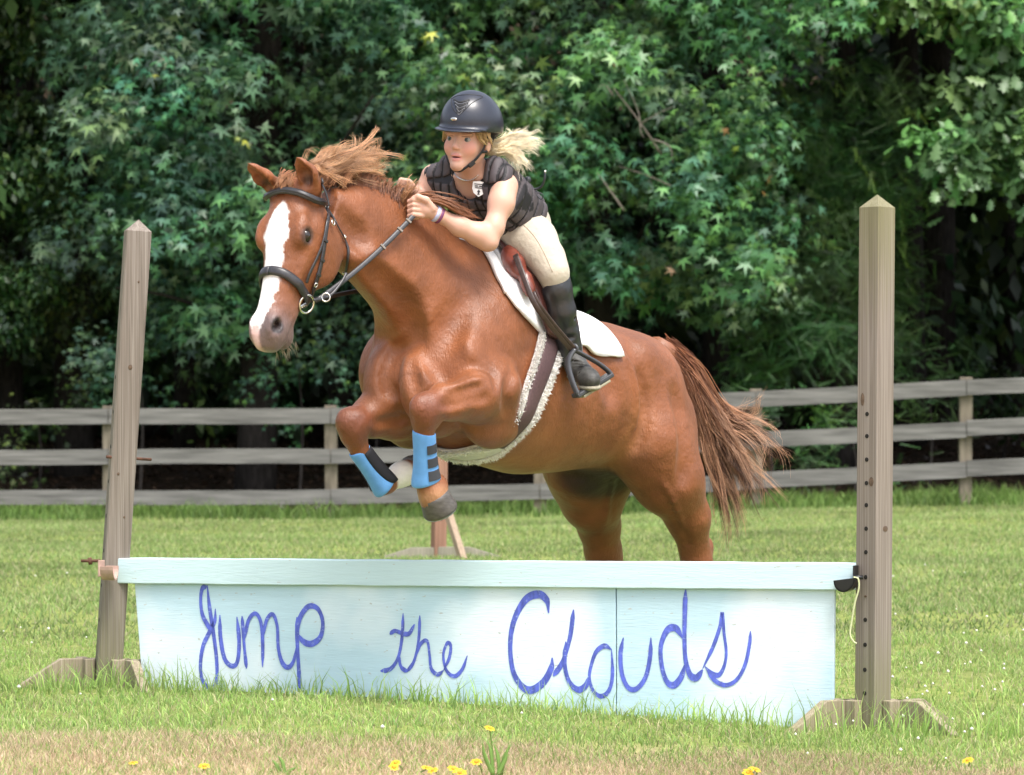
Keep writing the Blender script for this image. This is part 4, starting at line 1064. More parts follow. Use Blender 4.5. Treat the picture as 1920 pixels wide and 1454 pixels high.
# --- head
vol.sweep(HH0, HD, [
    (-.02, -.005, -.13, .066, 2.3, 0),
    (.05, .000, -.19, .088, 2.3, -.05),
    (.12, .002, -.255, .104, 2.4, -.12),
    (.18, -.002, -.275, .100, 2.4, -.14),
    (.25, -.012, -.258, .085, 2.4, -.06),
    (.32, -.018, -.215, .070, 2.4, .0),
    (.40, -.018, -.175, .058, 2.3, .02),
    (.47, -.014, -.160, .055, 2.3, .0),
    (.52, -.018, -.150, .058, 2.3, .0),
    (.55, -.035, -.130, .050, 2.2, 0),
    (.575, -.06, -.11, .03, 2.0, 0)], k=0.03)
for sv in (1, -1):
    vol.ell(H(.185, sv * .066, -.175), (.125, .030, .105), .03, HD)             # cheek
    vol.ell(H(.165, sv * .084, -.036), (.055, .024, .030), .03, HD)           # eye arch
    vol.cone(H(.21, sv * .085, -.085), H(.34, sv * .060, -.085), .016, .010, .02)   # cheek crest
    vol.ell(H(.508, sv * .040, -.045), (.045, .022, .032), .02, HD)            # nostril flare
    e1 = nrm(ha * .75 - hn * .65); e2 = np.cross(hl, e1)
    vol.ell(H(.184, sv * .108, -.047), (.027, .020, .018), .008, np.array([e1, hl, e2]), op='sub')
    up_ = e2 if np.dot(e2, hn) > 0 else -e2
    c_ = H(.184, sv * .098, -.048)
    vol.limb([(c_ - e1 * .028, .004), (c_ - e1 * .012 + up_ * .020 + hl * sv * .004, .005), (c_ + e1 * .010 + up_ * .020 + hl * sv * .004, .005), (c_ + e1 * .029, .004)], .006)
    vol.ell(H(.508, sv * .056, -.044), (.032, .017, .014), .010, np.array([nrm(ha + .35 * hn), hl, nrm(hn - .35 * ha)]), op='sub')
    # hollow over the eye
    vol.ell(H(.10, sv * .104, -.055), (.035, .014, .02), .02, HD, op='sub')
vol.ell(H(.543, 0, -.070), (.040, .048, .042), .025, HD)                       # upper lip
vol.ell(H(.505, 0, -.150), (.046, .038, .028), .012, HD)                       # chin
vol.cone(H(.58, .040, -.108), H(.455, .060, -.128), .007, .006, .010, op='sub')  # mouth line
vol.cone(H(.58, -.040, -.108), H(.455, -.060, -.128), .007, .006, .010, op='sub')
for sv in (1, -1):
    vol.cone(H(.512, sv * .060, -.044), H(.488, sv * .018, -.066), .0135, .009, .008, op='sub')
# --- ears
def ear(b, m, t, opn):
    vol.limb([(b, .034), (m, .037), (m + (t - m) * .6, .023), (t, .005)], .012, ax=nrm(opn), sc=.75)
    o = nrm(opn)
    vol.limb([(b + (m - b) * .45 + o * .020, .018), (m + o * .016, .025), (m + (t - m) * .6 + o * .013, .014), (t + o * .008, .002)], .006, op='sub')
vol.cone(H(.02, .05, -.06), P(584, 355, -.20), .045, .036, .03)
vol.cone(H(.02, -.05, -.06), P(518, 352, -.13), .045, .036, .03)
ear(P(586, 352, -.21), P(576, 326, -.245), P(556, 296, -.285), (-.35, -.9, -.25))
ear(P(514, 350, -.14), P(493, 333, -.19), P(465, 307, -.245), (-.30, -.55, -.85))

hv, hf = vol.nets(2)
# --- second pass: creases and veins felt out on the first skin
from mathutils.bvhtree import BVHTree
CAMV = Vector((0, -CAM_D, CAM_H))
def hit(px, py, off=0.0, bvh=None):
    """where the sight line through (px, py) meets the skin, and the outward normal"""
    d = (Vector(P(px, py, 0)) - CAMV).normalized()
    l, n, i, t = (bvh or hbvh).ray_cast(CAMV, d)
    if l is None: return None, None
    n = np.array(n); n = n if np.dot(n, np.array(d)) < 0 else -n
    return np.array(l) + n * off, n
hbvh = BVHTree.FromPolygons([tuple(p) for p in hv.tolist()], hf.tolist())
def crease(path, r, depth, k, op='sub'):
    pp = []
    for a, b, _ in spline([(x, y, 0) for x, y in path], 3):
        p, n = hit(a, b, r - depth)
        if p is not None: pp.append(p)
    m = len(pp)
    for i in range(m - 1):
        if np.linalg.norm(pp[i + 1] - pp[i]) > .12: continue
        e = math.sin(math.pi * (i + .5) / m) ** .5
        vol.cone(pp[i] , pp[i + 1], r * (.5 + .5 * e), r * (.5 + .5 * e), k, op=op)
for path, r_, d_, k_ in (
    ([(1190, 842), (1202, 812), (1208, 777), (1206, 740), (1198, 700)], .016, .007, .03),
    ([(1264, 735), (1278, 790), (1284, 850), (1280, 900)], .02, .006, .04),
    ([(881, 684), (900, 687), (918, 692), (928, 705), (931, 728)], .014, .008, .02),
    ([(781, 639), (794, 654), (812, 675), (830, 696), (844, 710)], .018, .011, .05),
    ([(781, 639), (757, 651), (739, 660)], .016, .011, .03),
    ([(769, 662), (772, 696), (778, 732)], .015, .011, .03),
    ([(739, 660), (724, 696), (728, 728), (742, 744)], .016, .011, .035),
    ([(690, 492), (714, 521), (742, 549), (761, 573), (778, 633)], .022, .006, .06),
    ([(832, 759), (852, 757), (876, 750), (914, 744)], .011, .0045, .03),
    ([(842, 740), (870, 734), (896, 724)], .009, .0025, .03),
    ([(706, 792), (735, 790), (765, 784)], .010, .003, .03),
    ([(962, 690), (950, 740), (952, 772)], .014, .006, .03),
    ([(868, 560), (846, 610), (838, 650), (860, 690)], .03, .006, .06),
    ([(1252, 930), (1275, 975), (1290, 1020)], .012, .006, .02),
    ([(640, 400), (668, 440), (690, 470)], .02, .005, .05),
    ([(1110, 640), (1135, 690), (1150, 740)], .03, .005, .06)):
    crease(path, r_, d_, k_)
for path, r_ in (([(1165, 660), (1186, 700), (1194, 750), (1190, 800)], .008), ([(860, 722), (885, 714), (905, 712)], .004),
                 ([(1150, 900), (1140, 940), (1135, 980)], .005), ([(1240, 900), (1262, 940), (1282, 990)], .005)):
    crease(path, r_, r_ * 1.2, .02, op='add')
hv, hf = vol.nets(3)
del vol
# --- coat colours that belong to the animal, plus shade painted at the groin
q = hv - HH0
ht, hll, hnn = q @ ha, q @ hl, q @ hn
ub, vb, wb = (hv - HO) @ HU, (hv - HO) @ HV, (hv - HO) @ HW_
n1, n2 = vnoise(hv, 6, 1), vnoise(hv, 45, 2)
base = np.array([.190, .064, .023]); lite = np.array([.270, .112, .044]); dark = np.array([.18, .055, .026])
colr = base[None] * (0.86 + .28 * n1[:, None])
def mixc(c, w): 
    global colr
    w = np.clip(w, 0, 1)[:, None]; colr = colr * (1 - w) + np.asarray(c)[None] * w
mixc(lite, .8 * sstep(-.12, -.33, wb) * sstep(.45, .2, ub) * sstep(-.5, -.2, ub))        # paler belly
mixc(lite, .7 * sstep(.09, .02, np.abs(ub + .30)) * sstep(.12, -.2, wb) * sstep(.1, .2, np.abs(vb)))
head = (ht > -.03) & (ht < .66) & (np.abs(hll) < .14) & (hnn > -.32) & (hnn < .05) & (hv[:, 2] < 1.95)
def near(p, r0, r1): return sstep(r1, r0, np.linalg.norm(hv - p, axis=1))
for kp in (P(797, 775, -.075), P(661, 800, .16)): mixc([.15, .048, .026], near(kp, .05, .11) * .8)
# white blaze
bw = np.interp(ht, [.065, .085, .13, .18, .25, .30, .36, .42, .50, .545], [.0, .020, .041, .049, .041, .037, .036, .035, .028, .008])
bc = np.interp(ht, [.08, .2, .35, .5, .6], [.004, -.004, -.002, -.012, -.020])
edge = bw + (n2 - .5) * .014 * (bw > .002) + (vnoise(hv, 130, 5) - .5) * .006
muz = head * sstep(.40, .50, ht) 
mixc([.135, .098, .094], muz * .92)
mixc([.20, .10, .075], head * sstep(.36, .45, ht) * .5 * (1 - muz))
blz = head * sstep(.004, -.004, np.abs(hll - bc) - edge) * (hnn > -.075) * sstep(.062, .08, ht)
mixc([.80, .78, .76], blz)
pink = head * sstep(.022, .010, np.abs(hll + .016)) * sstep(.50, .52, ht) * (hnn > -.085)
mixc([.55, .34, .31], pink * .9)
mixc([.36, .27, .20], head * sstep(.575, .595, ht) * .7)
# dark skin round the eye and nostril, inside the ears
for sv in (1, -1):
    mixc([.045, .030, .028], near(H(.184, sv * .104, -.046), .022, .040) * .85)
    mixc([.02, .015, .016], near(H(.508, sv * .053, -.044), .022, .034) * .95)
for b, m, t, o in ((P(586, 352, -.21), P(576, 326, -.245), P(556, 296, -.285), (-.35, -.9, -.25)),
                   (P(514, 350, -.14), P(493, 333, -.19), P(465, 307, -.245), (-.30, -.55, -.85))):
    o = nrm(o); cpt = m + o * .012
    mixc([.055, .028, .020], np.maximum(near(cpt, .012, .026), near(b * .4 + m * .6 + o * .012, .012, .026)) * .9)
# white stocking on the far fore pastern, pale near pastern
mixc([.66, .62, .55], near(P(745, 893, .325), .055, .072))
mixc([.42, .23, .12], near(P(812, 928, .03), .04, .065))
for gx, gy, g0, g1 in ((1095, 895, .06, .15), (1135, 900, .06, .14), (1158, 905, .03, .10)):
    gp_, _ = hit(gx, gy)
    if gp_ is not None: mixc([.022, .014, .013], near(gp_, g0, g1) * .85)          # dark bare skin of the groin, with the shadow between the thighs painted in

def coat_material():
    m = material('chestnut_coat', rough=.44, spec=.40, attr=True, noise=(11, .22, 8), sheen=.05)
    nt = m.node_tree; b = nt.nodes['Principled BSDF']
    tc = nt.nodes.new('ShaderNodeTexCoord'); mp = nt.nodes.new('ShaderNodeMapping'); mp.inputs['Scale'].default_value = (1, 1, .25)
    n = nt.nodes.new('ShaderNodeTexNoise'); n.inputs['Scale'].default_value = 190; n.inputs['Detail'].default_value = 3
    n2 = nt.nodes.new('ShaderNodeTexNoise'); n2.inputs['Scale'].default_value = 20; n2.inputs['Detail'].default_value = 5
    nt.links.new(tc.outputs['Object'], mp.inputs[0]); nt.links.new(mp.outputs[0], n.inputs['Vector']); nt.links.new(tc.outputs['Object'], n2.inputs['Vector'])
    b1 = nt.nodes.new('ShaderNodeBump'); b1.inputs['Strength'].default_value = .45; b1.inputs['Distance'].default_value = .006
    b2 = nt.nodes.new('ShaderNodeBump'); b2.inputs['Strength'].default_value = .42; b2.inputs['Distance'].default_value = .016
    nt.links.new(n.outputs[0], b1.inputs['Height']); nt.links.new(n2.outputs[0], b2.inputs['Height'])
    nt.links.new(b2.outputs[0], b1.inputs['Normal']); nt.links.new(b1.outputs[0], b.inputs['Normal'])
    return m
M_coat = coat_material()
horse = empty('horse', (HO[0], HO[1], 0))
tag(horse, 'chestnut horse with a white blaze leaping over the painted jump', 'horse')
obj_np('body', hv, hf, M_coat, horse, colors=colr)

# ---------------------------------------------------------------- feeling the surface
hbvh = BVHTree.FromPolygons([tuple(p) for p in hv.tolist()], hf.tolist())
def snap(p, off=0.0, bvh=None):
    l, n, i, t = (bvh or hbvh).find_nearest(Vector(p))
    return np.array(l) + np.array(n) * off, np.array(n)
def around(c, d, off=0.0, bvh=None, far=1.0):
    """first skin met coming in along -d towards c"""
    d = nrm(d)
    l, n, i, t = (bvh or hbvh).ray_cast(Vector(c + d * far), Vector(-d))
    if l is None: return None, None
    n = np.array(n); n = n if np.dot(n, d) > 0 else -n
    return np.array(l) + n * off, n
# ================================================================ eyes, hooves, mane, tail
M_eye = material('dark_eye', (.012, .008, .006), rough=.06, spec=.6)
M_hoof = material('hoof_horn', (.080, .072, .066), rough=.55, noise=(40, .35, 4), stretch=(1, 1, 3), bump=(60, .3, .003))
M_shoe = material('steel_shoe', (.30, .29, .28), rough=.4, metal=.9)
def ball(name, c, r, mat, parent, A=None, n=16, color=None):
    m = n // 2 + 1; vs = []
    A = np.eye(3) if A is None else np.asarray(A); r = (r, r, r) if np.isscalar(r) else r
    for i in range(m):
        th = math.pi * i / (m - 1)
        for k in range(n):
            ph = 2 * math.pi * k / n
            vs.append(c + A[0] * r[0] * math.sin(th) * math.cos(ph) + A[1] * r[1] * math.sin(th) * math.sin(ph) + A[2] * r[2] * math.cos(th))
    fs = [(i * n + k, (i + 1) * n + k, (i + 1) * n + (k + 1) % n, i * n + (k + 1) % n) for i in range(m - 1) for k in range(n)]
    cl = color(np.array(vs)) if color else None
    return obj_np(name, np.array(vs), np.array(fs), mat, parent, colors=cl)
for sv in (1, -1):
    e1 = nrm(ha * .75 - hn * .65)
    ball('eye', H(.184, sv * .0925, -.0475), (.0235, .0195, .0180), M_eye, horse, np.array([e1, hl, np.cross(hl, e1)]))
def hoof(top, bot, r0, r1):
    a = bot - top; L = float(np.linalg.norm(a))
    h = MB().lathe(top, a, [(r0 * .86, -.012), (r0, -.002), (r0 * 1.03, .008), ((r0 + r1) / 2, L * .55), (r1, L - .006), (r1 * .97, L), (r1 * .6, L - .004), (r1 * .3, L - .012)], 24).build('hoof', M_hoof, horse, smooth=True)
    MB().ring(bot, a, r1 * .86, .007, 24, 6).build('horseshoe', M_shoe, h, smooth=True)
hc_ = P(814, 930, .030); hoof(hc_, hc_ + nrm(np.array([.35, .42, -.85])) * .064, .0535, .063)
hoof(P(770, 884, .375), P(800, 878, .445), .054, .058)
for k_, (px, Y) in enumerate(((1304, 1.06), (1126, 1.33))):
    zt = .055; s_ = (CAM_D + Y) / FPX; x = (px - 960) * s_
    hoof(np.array([x, Y, .078]), np.array([x - .025, Y - .03, .012]), .052, .064)

rng = np.random.default_rng(7)
def strands(guide, n, s0, s1, r0, cols, wave=.012, seg=12, seed=0, curl=0.0, lenj=.25, flatY=1.0, tipr=.12, locks=9, con=(.42, 1.15)):
    """n tapering hairs round a guide curve -> verts, faces, colours"""
    g = spline(guide, 6)
    t0 = np.linspace(0, 1, len(g)); rg = np.random.default_rng(seed)
    L = 1 - lenj * rg.random(n)
    off0 = rg.normal(0, 1, (n, 3)) * s0; off1 = rg.normal(0, 1, (n, 3)) * s1
    nl = max(3, n // locks); lk = rg.integers(0, nl, n)                 # hairs gather into locks
    l0 = rg.normal(0, 1, (nl, 3)) * s0; l1 = rg.normal(0, 1, (nl, 3)) * s1
    off0 = l0[lk] * .8 + off0 * .5; off1 = l1[lk] + off1 * .16
    off0[:, 1] *= flatY; off1[:, 1] *= flatY
    L = (1 - lenj * rg.random(nl))[lk] * (1 - .12 * rg.random(n))
    ph = (rg.random((nl, 3)) * 6.28)[lk] + rg.normal(0, .25, (n, 3)); fr = (1.5 + rg.random((nl, 3)) * 3)[lk]
    t = np.linspace(0, 1, seg)
    T = t[None, :] * L[:, None]
    pts = np.stack([np.interp(T, t0, g[:, i]) for i in range(3)], -1)
    pts += off0[:, None, :] * (1 - t)[None, :, None] + off1[:, None, :] * (t ** 1.4)[None, :, None]
    pts += wave * np.sin(fr[:, None, :] * t[None, :, None] * 6.28 / 2 + ph[:, None, :]) * (t ** 1.2)[None, :, None]
    if curl:
        a = (t ** 3)[None, :] * 5 * ((rg.random(nl) - .3)[lk])[:, None]
        cr = curl * (t ** 3)[None, :] * (.4 + rg.random(nl)[lk])[:, None]
        pts[..., 0] += cr * np.cos(a); pts[..., 2] += cr * np.sin(a)
    tan = np.gradient(pts, axis=1); tan /= np.linalg.norm(tan, axis=2, keepdims=True) + 1e-9
    ref = np.array([.2, -1, .3]); ref = ref / np.linalg.norm(ref)
    a = np.cross(tan, ref); a /= np.linalg.norm(a, axis=2, keepdims=True) + 1e-9; b = np.cross(tan, a)
    rr = r0 * (.6 + .8 * rg.random(n))[:, None] * (1 - (1 - tipr) * t ** 1.5)[None, :]
    rings = np.stack([pts + (a * math.cos(k) + b * math.sin(k)) * rr[..., None] for k in (0, 2.094, 4.189)], 2)
    V = rings.reshape(-1, 3)
    i = np.arange(n)[:, None, None] * seg * 3; j = np.arange(seg - 1)[None, :, None] * 3; k = np.arange(3)[None, None, :]; k2 = (k + 1) % 3
    F = np.stack([i + j + k, i + j + k2, i + j + 3 + k2, i + j + 3 + k], -1).reshape(-1, 4)
    c0, c1 = np.array(cols[0]), np.array(cols[1])
    m = (.65 * rg.random(nl)[lk] + .35 * rg.random(n))[:, None, None]; tt = t[None, :, None]
    c = (c0 * (1 - tt) + c1 * tt) * (con[0] + con[1] * m)
    C = np.repeat(c[:, :, None, :], 3, 2).reshape(-1, 3)
    return V, F, C
def hair(name, lst, mat, parent):
    V, F, C = [], [], []; b = 0
    for v, f, c in lst: V.append(v); F.append(f + b); C.append(c); b += len(v)
    return obj_np(name, np.vstack(V), np.vstack(F), mat, parent, colors=np.vstack(C))
M_hair = material('horse_hair', rough=.38, spec=.45, attr=True, trans=.12)
root_c, mid_c, tip_c = (.15, .060, .034), (.34, .155, .075), (.66, .40, .23)
def PG(pts): return [P(*p) for p in pts]
L_ = []
mane_guides = [
    [(566, 340, -.12), (584, 316, -.10), (612, 300, -.06), (640, 293, -.02), (668, 298, .0)],
    [(580, 340, -.10), (602, 318, -.06), (640, 302, .0), (682, 294, .05), (716, 296, .08)],
    [(596, 342, -.08), (618, 314, -.03), (656, 298, .03), (700, 286, .08), (726, 296, .10)],
    [(612, 342, -.06), (634, 318, -.01), (672, 302, .05), (706, 300, .09), (724, 312, .11)],
    [(560, 342, -.14), (576, 318, -.16), (604, 306, -.15), (632, 312, -.12), (648, 326, -.1)],
    [(600, 344, -.08), (620, 322, -.05), (648, 314, -.02), (676, 322, .0), (694, 330, .0)],
    [(640, 340, -.03), (660, 316, .02), (690, 304, .07), (716, 306, .1), (730, 318, .12)],
    [(572, 342, -.12), (592, 308, -.09), (622, 298, -.05), (655, 296, -.01), (690, 302, .03)]]
for i, g in enumerate(mane_guides):
    L_.append(strands(PG(g), 130, .013, .030, .0012, (mid_c, tip_c), seed=10 + i, curl=.026, wave=.018, seg=11, locks=11, lenj=.4))
# upright roots along the crest
for i in range(30):
    px = 606 + i * 5.4; g, n = None, None
    py0 = np.interp(px, [600, 640, 690, 740, 765], [346, 340, 352, 376, 394])
    Y0 = np.interp(px, [600, 690, 765], [-.06, .06, .16])
    h = np.interp(px, [600, 650, 720, 765], [20, 30, 24, 18])
    L_.append(strands(PG([(px, py0 + 6, Y0), (px + 3, py0 - h * .5, Y0 + .02), (px + 9, py0 - h, Y0 + .05), (px + 18, py0 - h + 2, Y0 + .07)]), 48, .010, .014, .0012, (root_c, mid_c), seed=50 + i, seg=7, wave=.006))
# the lock held in the rider's hand, blown back under her chest
for i in range(4):
    L_.append(strands(PG([(752, 388 + i * 3, .16), (770, 372 + i * 4, .13), (800, 366 + i * 3, .11), (836, 376 + i * 3, .12), (868, 392 + i * 3, .14), (895, 402 + i * 3, .17)]), 80, .008, .013, .0012, (mid_c, (.25, .10, .05)), seed=90 + i, wave=.008))
for i in range(4):
    L_.append(strands(PG([(748 + i * 4, 392, .17), (752 + i * 3, 372, .14), (762 + i * 4, 352, .12), (772 + i * 3, 338, .12)]), 16, .008, .012, .0016, (mid_c, tip_c), seed=120 + i, wave=.01))
hair('mane', L_, M_hair, horse)
fl = []
for i, g in enumerate(([(548, 338, -.17), (540, 342, -.195), (532, 350, -.215), (526, 360, -.225)], [(558, 338, -.17), (558, 344, -.20), (562, 352, -.22), (570, 362, -.225)],
                       [(552, 336, -.17), (547, 342, -.20), (544, 350, -.22), (542, 360, -.23)], [(562, 336, -.16), (572, 346, -.20), (584, 356, -.22), (592, 366, -.22)],
                       [(540, 332, -.15), (530, 334, -.18), (522, 342, -.21), (516, 354, -.215)])):
    fl.append(strands(PG(g), 110, .012, .008, .0011, ((.34, .145, .065), (.48, .24, .12)), seed=140 + i, seg=8, wave=.005))
hair('forelock', fl, M_hair, horse)
# tail
tl = []
tb = [(1244, 664, 1.24), (1262, 668, 1.27)]
tail_guides = [
    ([(1246, 664, 1.22), (1284, 694, 1.24), (1316, 752, 1.26), (1342, 820, 1.27), (1366, 890, 1.27), (1384, 960, 1.27), (1388, 1010, 1.27)], 150, .020, .035),
    ([(1250, 662, 1.22), (1292, 692, 1.24), (1326, 750, 1.25), (1356, 806, 1.24), (1386, 862, 1.23), (1406, 912, 1.22), (1402, 950, 1.22)], 130, .018, .035),
    ([(1252, 660, 1.22), (1296, 688, 1.25), (1330, 742, 1.27), (1366, 786, 1.28), (1402, 806, 1.29), (1432, 846, 1.29), (1440, 900, 1.29)], 90, .015, .045),
    ([(1252, 660, 1.22), (1298, 690, 1.26), (1332, 744, 1.29), (1366, 776, 1.32), (1398, 780, 1.34), (1424, 768, 1.36), (1440, 752, 1.37)], 60, .014, .030),
    ([(1252, 662, 1.23), (1296, 692, 1.26), (1330, 750, 1.28), (1362, 796, 1.30), (1398, 802, 1.32), (1440, 790, 1.34), (1490, 776, 1.36)], 12, .010, .016),
    ([(1244, 668, 1.20), (1282, 708, 1.21), (1308, 770, 1.22), (1330, 850, 1.23), (1352, 920, 1.23), (1366, 980, 1.23), (1368, 1036, 1.23)], 90, .016, .014),
    ([(1250, 664, 1.22), (1290, 696, 1.24), (1324, 760, 1.25), (1352, 830, 1.25), (1392, 880, 1.24), (1432, 930, 1.23), (1452, 950, 1.23)], 60, .016, .05),
    ([(1250, 664, 1.22), (1292, 700, 1.24), (1326, 770, 1.25), (1372, 800, 1.26), (1420, 820, 1.27), (1456, 850, 1.28), (1462, 880, 1.28)], 50, .014, .045)]
for i, (g, n, a, b) in enumerate(tail_guides):
    tl.append(strands(PG(g), int(n * 1.9), a * 1.3, b, .0013, ((.24, .085, .036), (.58, .34, .21)), seed=200 + i, seg=14, wave=.020, curl=.03 if i in (2, 3, 6, 7) else .012, lenj=.35))
    tl.append(strands(PG(g), n, a * 1.2, b * .7, .0015, ((.13, .045, .022), (.11, .055, .032)), seed=230 + i, seg=11, wave=.014, lenj=.3))
dock = MB().tube(PG([(1228, 655, 1.14), (1248, 664, 1.21), (1272, 684, 1.235), (1294, 716, 1.245), (1308, 756, 1.25)]), [.050, .048, .040, .030, .014], 12).build('tail_dock', material('dock', (.20, .075, .034), rough=.5, bump=(120, .4, .004)), horse, smooth=True)
hair('tail', tl, M_hair, horse)
# whiskers on chin and lips
wl = []
for i in range(46):
    a = rng.random(); b0 = H(.50 + .06 * rng.random(), (rng.random() - .3) * .08, -.135 - .03 * rng.random())
    d = nrm(ha * .6 - hn * .7 + rng.normal(0, .35, 3)); L0 = .02 + .03 * rng.random()
    wl.append(strands([b0, b0 + d * L0 * .5, b0 + d * L0 + np.array([0, 0, -.006])], 1, 0, .002, .0008, ((.3, .24, .18), (.45, .38, .3)), seed=300 + i, seg=5, wave=0, lenj=0))
hair('whiskers', wl, M_hair, horse)
# ================================================================ tack
M_leather = material('black_bridle_leather', (.022, .021, .024), rough=.38, spec=.55, noise=(60, .3), bump=(180, .15, .002))
M_steel = material('polished_steel', (.62, .60, .56), rough=.18, metal=1.0)
M_brown = material('brown_saddle_leather', (.060, .020, .016), rough=.33, spec=.55, noise=(30, .35), bump=(90, .15, .003))
M_red = material('chestnut_saddle_leather', (.145, .035, .022), rough=.30, spec=.55, noise=(30, .35), bump=(90, .2, .003))
M_pad = material('white_cotton_pad', (.80, .80, .80), rough=.85, spec=.2, bump=(55, .35, .006))
M_fleece = material('sheepskin', (.88, .86, .83), rough=.95, spec=.1, noise=(50, .10), bump=(130, .6, .008), trans=.35)
M_web = material('brown_girth', (.075, .040, .042), rough=.7, noise=(120, .25), bump=(400, .3, .002))

def ribbon(name, pts, nors, width, thick, mat, parent, bevel=0, n=8):
    pts = np.array(pts); nors = [np.array(x) for x in nors]
    return MB().tube(pts, width / 2, n, flat=thick / width, flatn=nors).build(name, mat, parent, smooth=True)
def pix(path, off, n=8, bvh=None):
    ps = spline([(a, b, 0) for a, b in path], n); out = []; nn = []; lastY = None
    for a, b, _ in ps:
        p, q = hit(a, b, off, bvh)
        if p is None or (lastY is not None and abs(p[1] - lastY) > .12):
            if lastY is None: continue
            p = P(a, b, lastY); q = nn[-1]
        out.append(p); nn.append(q); lastY = p[1]
    # ease the path a little
    out = np.array(out); nn = np.array(nn)
    for _ in range(2):
        out[1:-1] = out[1:-1] * .5 + (out[:-2] + out[2:]) * .25
        nn[1:-1] = nn[1:-1] * .5 + (nn[:-2] + nn[2:]) * .25
    return out, [nrm(x) for x in nn]
def mirror_head(p):
    q = p - HH0; return HH0 + ha * (q @ ha) - hl * (q @ hl) + hn * (q @ hn)

bridle = empty('bridle', H(.2, 0, 0))
tag(bridle, 'black leather bridle with steel bit rings on the chestnut head', 'bridle')
p, n = pix([(503, 371), (520, 364), (540, 361), (560, 364), (576, 370), (598, 379), (616, 388)], .015)
ribbon('browband', p, n, .026, .012, M_leather, bridle)
ribbon('browband_piping', p + np.array(n) * .005, n, .010, .007, M_leather, bridle)
# noseband, a full loop round the face
lp, ln = [], []
for k in range(41):
    th = 2 * math.pi * k / 40
    d = hl * math.sin(th) + hn * math.cos(th)
    nc = -.085
    tt = .318 + .05 * (1 - math.cos(th)) / 2
    c = HH0 + ha * tt + hn * nc
    p, n = around(c, d, .008, far=.3)
    lp.append(p); ln.append(n)
ribbon('noseband', lp, ln, .034, .014, M_leather, bridle)
p, n = pix([(600, 340), (607, 352), (613, 368), (617, 386)], .008)
ribbon('headpiece', p, n, .024, .007, M_leather, bridle)
ck = [(617, 388), (612, 412), (608, 440), (604, 470), (597, 505), (588, 535), (580, 558)]
p, n = pix(ck, .008)
ribbon('cheekpiece', p, n, .017, .006, M_leather, bridle)
pm = [snap(mirror_head(x), .008) for x in p]
ribbon('cheekpiece', [a for a, b in pm], [b for a, b in pm], .017, .006, M_leather, bridle)
p, n = pix([(611, 412), (604, 450), (594, 478), (578, 512), (572, 530)], .008)
ribbon('noseband_strap', p, n, .012, .005, M_leather, bridle)
p, n = pix([(618, 396), (630, 424), (642, 446), (652, 470), (652, 495), (648, 514)], .006)
ribbon('throat_latch', p, n, .010, .005, M_leather, bridle)
for a, b, s_ in ((618, 420, .016), (613, 391, .010), (640, 446, .010), (588, 532, .011), (650, 508, .011)):
    p, n = hit(a, b, .014)
    if p is None: continue
    MB().ring(p, n, s_ * .62, .0026, 18, 6).build('buckle', M_steel, bridle, smooth=True)
for a, b in ((606, 452), (600, 488), (593, 515)):
    p, n = hit(a, b, .012)
    MB().box(p, .020, .006, .010, frame(np.cross(n, ha), n)[[0, 2, 1]]).build('strap_keeper', M_leather, bridle, bevel=.001)
rc, rn = hit(568, 568, .014)
ringc = rc
ring_l = MB().ring(rc, nrm(rn + np.array([.0, -.6, 0])), .031, .0042, 32, 8).build('bit_ring', M_steel, bridle, smooth=True)
rm, rmn = snap(mirror_head(rc - rn * .01), .014)
MB().ring(rm, rmn, .031, .0042, 32, 8).build('bit_ring', M_steel, bridle, smooth=True)
MB().tube([rc - rn * .004, H(.455, .0, -.10), rm - rmn * .004], .008, 8).build('bit_bar', M_steel, bridle, smooth=True)
# reins
HAND = P(782, 398, .10)
rp = []
st = rc + (P(588, 561, -.26) - P(568, 568, -.26))
for t in np.linspace(0, 1, 24):
    q_ = st * (1 - t) + HAND * t + np.array([0, 0, -.018 * math.sin(math.pi * t)])
    px_, py_ = PXL(q_); h_, n_ = hit(px_, py_, .01)
    if h_ is not None and h_[1] < q_[1] and h_[1] > -.4: q_ = P(px_, py_, h_[1])
    rp.append(q_)
rp = np.array(rp)
for _ in range(3): rp[1:-1] = rp[1:-1] * .5 + (rp[:-2] + rp[2:]) * .25
ribbon('rein', rp, [np.array([.25, -.95, .2])] * len(rp), .019, .005, M_leather, bridle)
for t in (.86, .66, .94):
    c = rp[int(t * 23)]; dd = nrm(rp[int(t * 23)] - rp[int(t * 23) - 1])
    MB().box(c + np.array([0, -.003, 0]), .008, .007, .023, frame(dd, np.cross(dd, (0, 1, 0)))[[0, 1, 2]]).build('rein_stop', material('tan_rein_stop', (.14, .12, .10), rough=.6), bridle, bevel=.001)
MB().tube([rc + nrm(st - rc) * .028, st], .008, 8, flat=.5, flatn=np.array([0, -1., 0])).build('rein_loop', M_leather, bridle, smooth=True)
p2 = spline([P(588, 563, -.265), P(604, 560, -.24), P(622, 552, -.21), P(640, 530, -.18), P(650, 512, -.16)], 6)
ribbon('martingale_strap', p2, [np.array([.2, -.97, .1])] * len(p2), .010, .005, M_leather, bridle)
MB().ring(P(611, 558, p2[8][1] - .01), np.array([0, -1., .1]), .014, .003, 20, 6).build('buckle', M_steel, bridle, smooth=True)
rf = [rm, P(600, 560, .04), P(690, 545, .30), P(700, 575, .31), P(705, 500, .40), P(755, 352, .36)]
sp = spline(rf, 8)
ribbon('rein', sp, [np.array([-.3, .9, 0])] * len(sp), .017, .005, M_leather, bridle)

